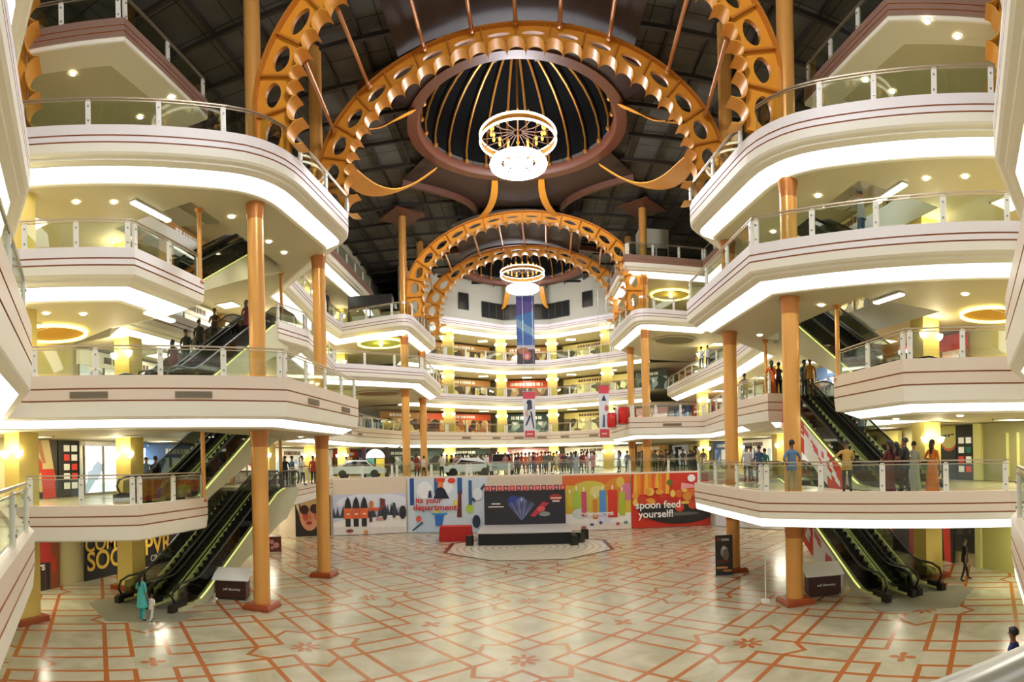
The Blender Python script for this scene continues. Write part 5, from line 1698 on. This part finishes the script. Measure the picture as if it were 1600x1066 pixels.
# added fill light for the galleries: rows of made-up ceiling panels under the soffits
def fill_row(side, k, pts, e=75):
    z = 4.1 * k - (1.15 if k == 1 else 1.65 if k == 2 else 1.44) - .02
    for i, (x, y) in enumerate(pts):
        root = thing('fill_panel', 'added fill light panel under the %s-storey gallery, %s from the near end, %s' % (ORD[k - 1], ORD[i], SIDE[side][7:] if side in SIDE else 'rear balconies'), 'ceiling light', (x, y, z), 0, 'added fill panels of the galleries')
        mb = MB(); mb.box((0, 0, 0), (1.1, 1.1, .03)); mb.build('glow_face', mat('fill_glow', '#fff6d8', .5, emit=2.2, ecol='#fff2c8'), root)
        mb = MB()
        for sx, sy, w, d in ((0, .58, 1.22, .06), (0, -.58, 1.22, .06), (.58, 0, .06, 1.22), (-.58, 0, .06, 1.22)): mb.box((sx, sy, -.01), (w, d, .05))
        mb.build('frame', M_WHITE, root)
        lamp('fill_lamp', 'AREA', (0, 0, -.06), e, '#fbf8dc', 1.0, root)
for side, sx in (('left', -1), ('right', 1)):
    for k in (1, 2, 3, 4):
        fill_row(side, k, [(sx * 16.9, y) for y in ((8, 14.5, 23, 30, 38, 47) if k > 1 else (8, 14.5, 22.5, 29, 35))])
for k in (2, 3, 4, 5):
    fill_row('rear', k, [(-8.5, 63), (-4.5, 66.5), (.6, 68.5), (5.8, 66.5), (10, 63)], 75)
# ---------------------------------------------------------------- people
SKINC = {'a': '#9a6a48', 'b': '#7d5236', 'c': '#b5835c'}
def body_mesh(name, J, arms=True):
    """One continuous body grown over a jointed skeleton; joints in metres, facing -y."""
    bm = bmesh.new()
    lay = bm.verts.layers.skin.verify()
    V = {}
    def v(n, p, r):
        b = bm.verts.new(p)
        b[lay].radius = r if isinstance(r, tuple) else (r, r)
        V[n] = b
    for n, (p, r) in J['v'].items(): v(n, p, r)
    for a, b in J['e']: bm.edges.new((V[a], V[b]))
    V['pelvis'][lay].use_root = True
    me = bpy.data.meshes.new('skeleton')
    bm.to_mesh(me); bm.free()
    o = bpy.data.objects.new('skeleton', me)
    COL.objects.link(o)
    s = o.modifiers.new('skin', 'SKIN'); s.use_smooth_shade = True
    u = o.modifiers.new('sub', 'SUBSURF'); u.levels = 1
    dg = bpy.context.evaluated_depsgraph_get()
    out = bpy.data.meshes.new_from_object(o.evaluated_get(dg))
    bpy.data.objects.remove(o); bpy.data.meshes.remove(me)
    mb = MB()
    mb.v = [tuple(x.co) for x in out.vertices]
    jv = J['v']
    el = {sd: Vector(jv['elbow' + sd][0]) for sd in 'LR'}
    wr = {sd: Vector(jv['wrist' + sd][0]) for sd in 'LR'}
    def region(c):
        if c.z > 1.475: return 0
        for sd in 'LR':
            a, b = el[sd], wr[sd]
            t = (c - a).dot(b - a) / max(1e-6, (b - a).length_squared)
            q = a + (b - a) * min(1.6, max(0, t))
            if t > .12 and (c - q).length < .075: return 0
        if c.z < .085: return 3
        if c.z < J.get('waist', .92): return 2
        return 1
    for p in out.polygons:
        mb.face(list(p.vertices), region(p.center))
    bpy.data.meshes.remove(out)
    for sd, sx in (('L', -1), ('R', 1)):                      # five fingers on each palm
        w, pm_ = Vector(jv['wrist' + sd][0]), Vector(jv['palm' + sd][0])
        d = (pm_ - w).normalized()
        side = d.cross(Vector((sx, 0, 0)))
        side = side.normalized() if side.length > .1 else Vector((0, 1, 0))
        nrm = d.cross(side).normalized()
        for k, (o_, l) in enumerate(((-.03, .062), (-.01, .075), (.01, .07), (.03, .055))):
            b0 = pm_ + side * o_ + d * .015
            b1 = b0 + d * l * .55 + nrm * .006
            b2 = b1 + d * l * .40 + nrm * .022
            mb.tube([b0, b1, b2], .009, 5, 0)
        t0 = w + d * .035 + side * -.03
        mb.tube([t0, t0 + d * .03 - side * .025, t0 + d * .06 - side * .03], .010, 5, 0)
    h = Vector(jv['head'][0])
    for sx in (-1, 1):
        mb.lathe([(.002, -.012), (.012, 0), (.002, .012)], (h.x + sx * .032, h.y - .088, h.z + .0), 6, 4)
        mb.lathe([(.004, -.03), (.018, -.01), (.02, .015), (.006, .03)], (h.x + sx * .085, h.y + .005, h.z - .015), 6, 0)
    mb.tube([(h.x, h.y - .085, h.z + .01), (h.x, h.y - .108, h.z - .03), (h.x, h.y - .092, h.z - .04)], .012, 5, 0)
    mb.box((h.x, h.y - .083, h.z - .068), (.045, .012, .010), 4)
    me = bpy.data.meshes.new(name)
    me.from_pydata(mb.v, [], mb.f)
    for _ in range(5): me.materials.append(M_DARK)
    me.polygons.foreach_set('material_index', mb.m)
    me.polygons.foreach_set('use_smooth', [True] * len(mb.f))
    return me
def joints(armL=None, armR=None, stride=0.0, lean=0.0, w=1.0, waist=.92):
    L = lambda z: lean * max(0, z - .9)
    v = {'pelvis': ((0, 0, .94), (.15 * w, .11)), 'belly': ((0, -L(1.1), 1.10), (.145 * w, .105)), 'chest': ((0, -L(1.3) + .01, 1.30), (.17 * w, .115)), 'neck0': ((0, -L(1.45), 1.44), (.085, .075)),
         'neck': ((0, -L(1.5), 1.515), (.055, .055)), 'jaw': ((0, -L(1.58) - .012, 1.585), (.066, .078)), 'head': ((0, -L(1.65) - .005, 1.655), (.08, .094)), 'crown': ((0, -L(1.72), 1.725), (.055, .066))}
    e = [('pelvis', 'belly'), ('belly', 'chest'), ('chest', 'neck0'), ('neck0', 'neck'), ('neck', 'jaw'), ('jaw', 'head'), ('head', 'crown')]
    for sd, sx in (('L', -1), ('R', 1)):
        st = stride * sx
        v['hip' + sd] = ((sx * .095, 0, .86), (.092 * w, .095))
        v['knee' + sd] = ((sx * .105, -.02 - st * .5, .48), .062)
        v['ankle' + sd] = ((sx * .11, .02 - st, .085), .043)
        v['toe' + sd] = ((sx * .125, -.15 - st, .035), (.042, .03))
        e += [('pelvis', 'hip' + sd), ('hip' + sd, 'knee' + sd), ('knee' + sd, 'ankle' + sd), ('ankle' + sd, 'toe' + sd)]
        a = {'L': armL, 'R': armR}[sd] or ((.265, .03, 1.13), (.275, -.05, .89), (.275, -.07, .80))
        y0 = -L(1.4)
        v['shoulder' + sd] = ((sx * .19 * w, y0, 1.40), (.062, .06))
        v['elbow' + sd] = ((sx * a[0][0], a[0][1] + y0, a[0][2]), .044)
        v['wrist' + sd] = ((sx * a[1][0], a[1][1] + y0, a[1][2]), .031)
        v['palm' + sd] = ((sx * a[2][0], a[2][1] + y0, a[2][2]), (.040, .022))
        e += [('chest', 'shoulder' + sd), ('shoulder' + sd, 'elbow' + sd), ('elbow' + sd, 'wrist' + sd), ('wrist' + sd, 'palm' + sd)]
    return {'v': v, 'e': e, 'waist': waist}
RAIL_ARM = ((.30, -.12, 1.15), (.33, -.36, 1.06), (.335, -.44, 1.07))
OUT_ARM = ((.38, -.06, 1.22), (.54, -.24, 1.08), (.57, -.31, 1.07))
AKIMBO = ((.37, .06, 1.16), (.22, -.03, 1.0), (.17, -.06, .98))
BENT = ((.29, .0, 1.14), (.16, -.22, 1.12), (.10, -.27, 1.14))
BODY = {'stand': body_mesh('body_standing', joints()), 'walk': body_mesh('body_walking', joints(((.26, .10, 1.15), (.27, .12, .92), (.27, .12, .83)), ((.26, -.06, 1.14), (.26, -.2, .95), (.26, -.24, .87)), .24)),
        'rail': body_mesh('body_at_rail', joints(RAIL_ARM, RAIL_ARM, .05, .10)), 'out': body_mesh('body_arm_out', joints(OUT_ARM, AKIMBO, .04)), 'outl': body_mesh('body_arm_out_other', joints(RAIL_ARM, OUT_ARM, .04)),
        'bent': body_mesh('body_arms_bent', joints(BENT, BENT, .08)), 'woman': body_mesh('body_woman', joints(((.23, .03, 1.13), (.24, -.06, .90), (.24, -.08, .82)), BENT, .06, w=.86, waist=1.0))}
def hair_mesh(long):
    mb = MB()
    n, m = 14, 8
    rows = []
    for j in range(m + 1):
        t = PI * .62 * j / m
        rows.append([mb.vert((.094 * math.sin(t) * math.cos(2 * PI * k / n), .005 + .108 * math.sin(t) * math.sin(2 * PI * k / n) + .012, 1.675 + .118 * math.cos(t) + (.05 * max(0, -math.sin(2 * PI * k / n)) * math.sin(t) if j > 4 else 0))) for k in range(n)])
    for A, B in zip(rows, rows[1:]):
        for k in range(n): mb.face((A[k], A[(k + 1) % n], B[(k + 1) % n], B[k]))
    if long: mb.tube([(0, .09, 1.68), (0, .125, 1.58), (0, .115, 1.44), (0, .125, 1.28)], .05, 8, rad=[.07, .075, .06, .02])
    o = mb.build('hair', M_DARK, smooth=True)
    me = o.data
    bpy.data.objects.remove(o)
    return me
HAIR = {False: hair_mesh(False), True: hair_mesh(True)}
def skirt_mesh(z0, z1, r0, r1):
    mb = MB()
    n = 28
    rows = []
    for j in range(7):
        t = j / 6
        r = r1 + (r0 - r1) * t ** 1.2
        rows.append([mb.vert(((r * (1 + .07 * t * math.sin(7 * 2 * PI * k / n))) * math.cos(2 * PI * k / n), (r * .78 * (1 + .07 * t * math.sin(7 * 2 * PI * k / n))) * math.sin(2 * PI * k / n), z1 + (z0 - z1) * t)) for k in range(n)])
    for A, B in zip(rows, rows[1:]):
        for k in range(n): mb.face((A[k], A[(k + 1) % n], B[(k + 1) % n], B[k]))
    o = mb.build('dress', M_DARK, smooth=True)
    me = o.data
    bpy.data.objects.remove(o)
    return me
SKIRT = {'kurta': skirt_mesh(.52, 1.12, .23, .165), 'sari': skirt_mesh(.06, 1.10, .25, .165), 'shirt': skirt_mesh(.80, 1.10, .185, .168)}
def cloth(c): return mat('cloth_' + c.lstrip('#'), c, .8, noise=.12, scale=9)
HAIRM = mat('black_hair', '#15110f', .5)
NP = [0]
def person(label, loc, face, top, bottom, pose='stand', skin='a', dress=None, h=1.0, long=False, group=None, hair=HAIRM, shoes='#1c1815'):
    """FACE: the heading in radians, 0 = towards the camera side (-y), pi = away."""
    root = thing('person', label, 'person', loc, face, group)
    root.scale = (h, h, h)
    b = bpy.data.objects.new('body', BODY[pose])
    COL.objects.link(b)
    b.parent = root
    for i, m in enumerate((mat('skin_' + skin, SKINC[skin], .5, noise=.05), cloth(top), cloth(bottom), cloth(shoes), M_DARK)):
        b.material_slots[i].link = 'OBJECT'
        b.material_slots[i].material = m
    q = bpy.data.objects.new('hair', HAIR[long]); COL.objects.link(q); q.parent = root
    if pose == 'rail': q.location = (0, -.075, 0)
    q.material_slots[0].link = 'OBJECT'; q.material_slots[0].material = hair
    if dress:
        s = bpy.data.objects.new({'kurta': 'tunic', 'sari': 'sari_skirt', 'shirt': 'shirt_hem'}[dress], SKIRT[dress]); COL.objects.link(s); s.parent = root
        s.material_slots[0].link = 'OBJECT'; s.material_slots[0].material = cloth(top)
    return root
def at(px, D, z):
    d = ray(px, 714)
    l = math.hypot(d.x, d.y)
    return (d.x / l * D, d.y / l * D, z)
p = P(222, 971)
person('person in a turquoise tunic and trousers walking beside a small child near the escalator', (p.x, p.y, .012), PI - .1, '#4fb8b4', '#3fa8a8', 'woman', 'a', 'kurta', .93, True)
p = P(237, 971)
person('small child in white walking beside the person in turquoise', (p.x, p.y, .012), PI, '#e6e4dc', '#dedbd2', 'walk', 'a', 'shirt', .52).scale = (.66, .66, .52)
person('person in a blue shirt and beige trousers leaning at the railing by the copper column', at(1237, 19.15, 3.95), PI + .2, '#5a789c', '#a8987a', 'out', 'b', 'shirt', 1.04)
person('person in a mustard shirt and dark jeans, arm stretched sideways, at the railing', at(1323, 18.7, 3.95), PI - .1, '#b9924c', '#232a33', 'outl', 'b', 'shirt', 1.02)
person('person in dark maroon with long hair at the railing beside the one in black', at(1389, 18.9, 3.95), PI + .3, '#5a1c1c', '#3a2420', 'woman', 'b', 'sari', 1.0, True)
person('shorter person in maroon half hidden between the long-haired person and the one in black', at(1400, 19.5, 3.95), PI, '#4a1a20', '#2a1c1c', 'bent', 'b', 'kurta', .97, True)
person('person in a black top at the railing beside the grey-dressed one', at(1414, 18.8, 3.95), PI + .5, '#17191c', '#1c2226', 'bent', 'b', 'shirt', 1.04)
person('person in a long pale grey dress behind the one in black', at(1428, 20.0, 3.95), PI - .3, '#9fa398', '#8f9488', 'woman', 'c', 'sari', .98)
person('person in an orange sari standing by the yellow pillar', at(1457, 19.0, 3.95), PI / 2 + .4, '#c0671c', '#c8902c', 'woman', 'a', 'sari', 1.0, True)
person('person in white among the group on the first-storey deck behind the copper column', at(1167, 27.5, 3.95), PI, '#c8ccd0', '#3a4048', 'stand', 'a', 'shirt')
person('person in pale pink on the first-storey deck behind the copper column', at(1173, 28.2, 3.95), 1.2, '#c8b0b4', '#4a4a50', 'bent', 'a', 'shirt')
person('person in a dark blue top on the first-storey deck near the blue shop', at(1186, 26.6, 3.95), PI, '#3a4f70', '#23252a', 'stand', 'a', 'shirt')
person('person in green by the blue shop on the first-storey deck', at(1195, 29.0, 3.95), 2.2, '#3a8070', '#4a5a60', 'stand', 'a', 'shirt', .92)
person('person in a blue-grey shirt riding the wall-side escalator up to the second storey', (13.97, 20.7, 5.66), PI, '#6a7f88', '#3a4248', 'stand', 'b', 'shirt', .98)
person('person in a grey shirt and jeans looking over from the third-storey balcony', at(1352, 18.7, 12.15), PI + .5, '#8f8f8c', '#4a5f7c', 'rail', 'b', 'shirt', 1.0)
person('person in brown standing on the escalator between second and third storey', (-13.97, 23.4, 11.0), .1, '#4a2f1c', '#23201c', 'bent', 'b', 'shirt', 1.02)
person('person in dark red lowest on the second-storey escalator', (-13.97, 19.9, 8.95), PI, '#5a2420', '#23201c', 'stand', 'b', 'kurta', .98, True)
person('person in black on the second-storey escalator above the one in dark red', (-13.97, 20.9, 9.5), PI, '#17191a', '#141516', 'stand', 'b', 'shirt', 1.03)
person('person in charcoal on the second-storey escalator below the one in brown', (-13.97, 22.0, 10.2), PI, '#26221e', '#191817', 'stand', 'b', 'shirt')
person('person in maroon riding the atrium-side escalator up from the second storey', (-12.53, 24.0, 11.35), PI, '#5c2028', '#2c2024', 'woman', 'b', 'kurta', 1.0, True)
person('person in dark trousers walking past the black panel on the ground floor', P(1508, 908), 1.3, '#1c1a1a', '#16171b', 'walk', 'b', 'shirt', .98)
q = P(1583, 992, 1.62)
person('person in navy seen from above in the bottom corner of the picture', (q.x, q.y, .0), PI + .4, '#20285a', '#23263a', 'stand', 'b', 'shirt', 1.0)
person('person in black at the foot of the first-storey escalator, cinema hoarding side', at(243, 24.4, 3.95), PI, '#16181a', '#1b1d22', 'stand', 'b', 'shirt', 1.0)
person('person in dusty blue inside the glow of the blue-white shop', at(228, 27.0, 3.95), .5, '#5a7088', '#3a4454', 'stand', 'a', 'shirt', 1.0)
person('person in black on the first-storey far gallery behind the copper column', at(445, 33, 3.95), .4, '#1c1d22', '#23252b', 'stand', 'b', 'shirt')
person('person in denim blue on the first-storey far gallery', at(456, 34, 3.95), 2.5, '#3f5a80', '#2a3440', 'stand', 'a', 'shirt')
person('person in white on the first-storey far gallery', at(472, 33.5, 3.95), 1.5, '#dcdcd6', '#4a4f5a', 'bent', 'a', 'shirt')
person('person in red on the first-storey far gallery next to the copper column', at(489, 35, 3.95), 3.0, '#a03028', '#2a2a30', 'stand', 'b', 'shirt')
person('person in cream and dark trousers near the archway stall', at(541, 47, 3.95), 2.0, '#d8c8b0', '#2a2428', 'stand', 'b', 'shirt')
person('person in black on the fourth-storey far gallery, cinema hoarding side', at(514, 42.5, 16.26), .8, '#17171a', '#1d1e22', 'stand', 'b', 'shirt', 1.05)
person('person in white and dark hair leaning over the third-storey gallery, nearer of two', at(1099, 45.5, 12.15), PI, '#c8ccd0', '#3a4450', 'rail', 'b', 'shirt')
person('person in grey-white leaning over the third-storey gallery, farther of two', at(1109, 45.0, 12.15), PI, '#b0b8bc', '#3a4450', 'rail', 'b', 'shirt')
person('person in a pale shirt leaning at the second-storey gallery railing', at(1166, 31.8, 8.05), PI, '#a89a90', '#c8ccc8', 'rail', 'b', 'shirt')
person('person in an orange dress at the second-storey gallery by the thin copper post', at(1208, 27.6, 8.05), PI - .4, '#c8581c', '#8a5a3a', 'woman', 'b', 'sari', 1.0, True)
person('person in black beside the orange-dressed one on the second-storey gallery', at(1219, 28.2, 8.05), PI, '#1c2226', '#23262b', 'stand', 'b', 'shirt')
person('person in teal behind the copper column on the second-storey gallery', at(1259, 27.6, 8.05), .3, '#3a5f68', '#2a3a44', 'stand', 'b', 'shirt')
person('person in amber beside the teal-shirted one on the second-storey gallery', at(1268, 27.2, 8.05), -.4, '#b07a2a', '#6a4a2a', 'stand', 'b', 'shirt')
# the crowd behind the rear railing of the first storey
CROWD = [(651, '#8a2a24', '#2a2a2e'), (662, '#d8d0c4', '#2a2a2e'), (690, '#c9c4ba', '#2f3138'), (698, '#5a5a5e', '#22242a'), (706, '#1a1a1c', '#1a1a1e'), (712, '#c08a94', '#5a5a60'), (722, '#d8d4d0', '#3a3a44'), (735, '#a8602c', '#6a5a44'), (745, '#b04a34', '#3a3434'), (752, '#4a3e48', '#23222a'), (762, '#dcd6d4', '#2a3044'), (790, '#b07a74', '#3a3e4a'),
         (799, '#c24a2c', '#5a2f2a'), (809, '#5a3f54', '#2c2a34'), (821, '#c8602f', '#7a3a24'), (833, '#6a3a44', '#3a2a30'), (840, '#c25a34', '#5a3428'), (852, '#5a5f5a', '#2a2e30'), (860, '#a09070', '#3a3a3a'), (870, '#c8b898', '#a89878'), (881, '#4a3a4e', '#2c3440'), (892, '#6a6468', '#30343c'), (900, '#9aa0ac', '#5a6a80'), (908, '#7a3444', '#3a3038'), (918, '#d8a0a0', '#5a4a50'), (927, '#c88a8a', '#4a5a58'),
         (967, '#9a9a9e', '#6a6a70'), (980, '#6f7f90', '#4a5560'), (1003, '#8a8078', '#4a4a50'), (1024, '#5f6a58', '#2c302c'), (1033, '#4a3f38', '#2a2624'), (1041, '#5c4434', '#201c1c'), (1050, '#7a7468', '#3a3a40'), (1057, '#1f4a50', '#1a2c34'), (1067, '#5a4a40', '#26221f'), (1078, '#3a3a3c', '#2a2a2e'), (1085, '#2a2a2e', '#3a3a40'), (1099, '#5a4f40', '#26282a')]
rc_ = random.Random(21)
NAMES = ['brick red', 'off-white', 'stone', 'ash grey', 'jet black', 'dusty pink', 'chalk white', 'ochre brown', 'rust', 'plum grey', 'bright white', 'faded rose', 'flame orange', 'mulberry', 'tangerine', 'wine', 'coral', 'moss grey', 'khaki', 'beige', 'aubergine', 'taupe', 'steel blue', 'burgundy', 'salmon', 'old rose', 'silver grey', 'slate blue', 'mushroom', 'sage', 'umber', 'chestnut brown', 'putty', 'dark teal', 'mocha', 'charcoal', 'ink', 'bronze']
for i, (px, t_, b_) in enumerate(CROWD):
    place = 'behind the far copper column' if px < 670 else 'above the pale blue hoarding' if px < 770 else 'above the stage' if px < 885 else 'above the candle hoarding' if px < 990 else 'above the food hoarding'
    woman = rc_.random() < .35
    D = rc_.uniform(43.6, 46.5) if not 700 < px < 760 else rc_.uniform(46.8, 49.5)
    if 785 < px < 870: D = rc_.uniform(45.2, 49.0)
    person('person in %s in the crowd at the rear railing, %s' % (NAMES[i], place), at(px, D, 3.95), rc_.uniform(-PI, PI), t_, b_, rc_.choice(['stand', 'bent', 'walk', 'stand']) if not woman else 'woman', rc_.choice('abc'), rc_.choice(['kurta', 'sari']) if woman else 'shirt', rc_.uniform(.95, 1.06), woman, 'crowd at the rear railing of the first storey')

MORE = [(705, 'a lime top', '#8a9a4a'), (717, 'a cobalt top', '#2f4f8c'), (729, 'a lilac top', '#a090b8'), (741, 'a maize top', '#c8a850'), (757, 'an ivory top', '#e0dcc8'), (767, 'a raspberry top', '#a03a5a'), (778, 'a grape top', '#5a4a7a'), (795, 'a peach top', '#d8a080'), (805, 'a navy top', '#2a3050'), (815, 'a scarlet top', '#b83028'),
        (827, 'a sand top', '#b8a888'), (836, 'a magenta top', '#a04070'), (846, 'a copper top', '#a86038'), (857, 'an olive top', '#6a6a40'), (865, 'a black jacket', '#1c1c20'), (876, 'a cerise top', '#b04a58'), (887, 'a smoke grey top', '#7a7a80'), (897, 'a mint top', '#90b8a0'), (912, 'a crimson top', '#982830'), (923, 'a lavender top', '#a8a0c0')]
for i, (px, nm, c) in enumerate(MORE):
    person('person with %s in the second row of the rear crowd' % nm, at(px, rc_.uniform(47.5, 52.5), 3.95), rc_.uniform(-PI, PI), c, rc_.choice(['#2a2a30', '#3a3e4a', '#5a4a3a', '#23262c']), rc_.choice(['stand', 'bent', 'walk']), rc_.choice('abc'), 'shirt', rc_.uniform(.95, 1.07), False, 'second row of the crowd')
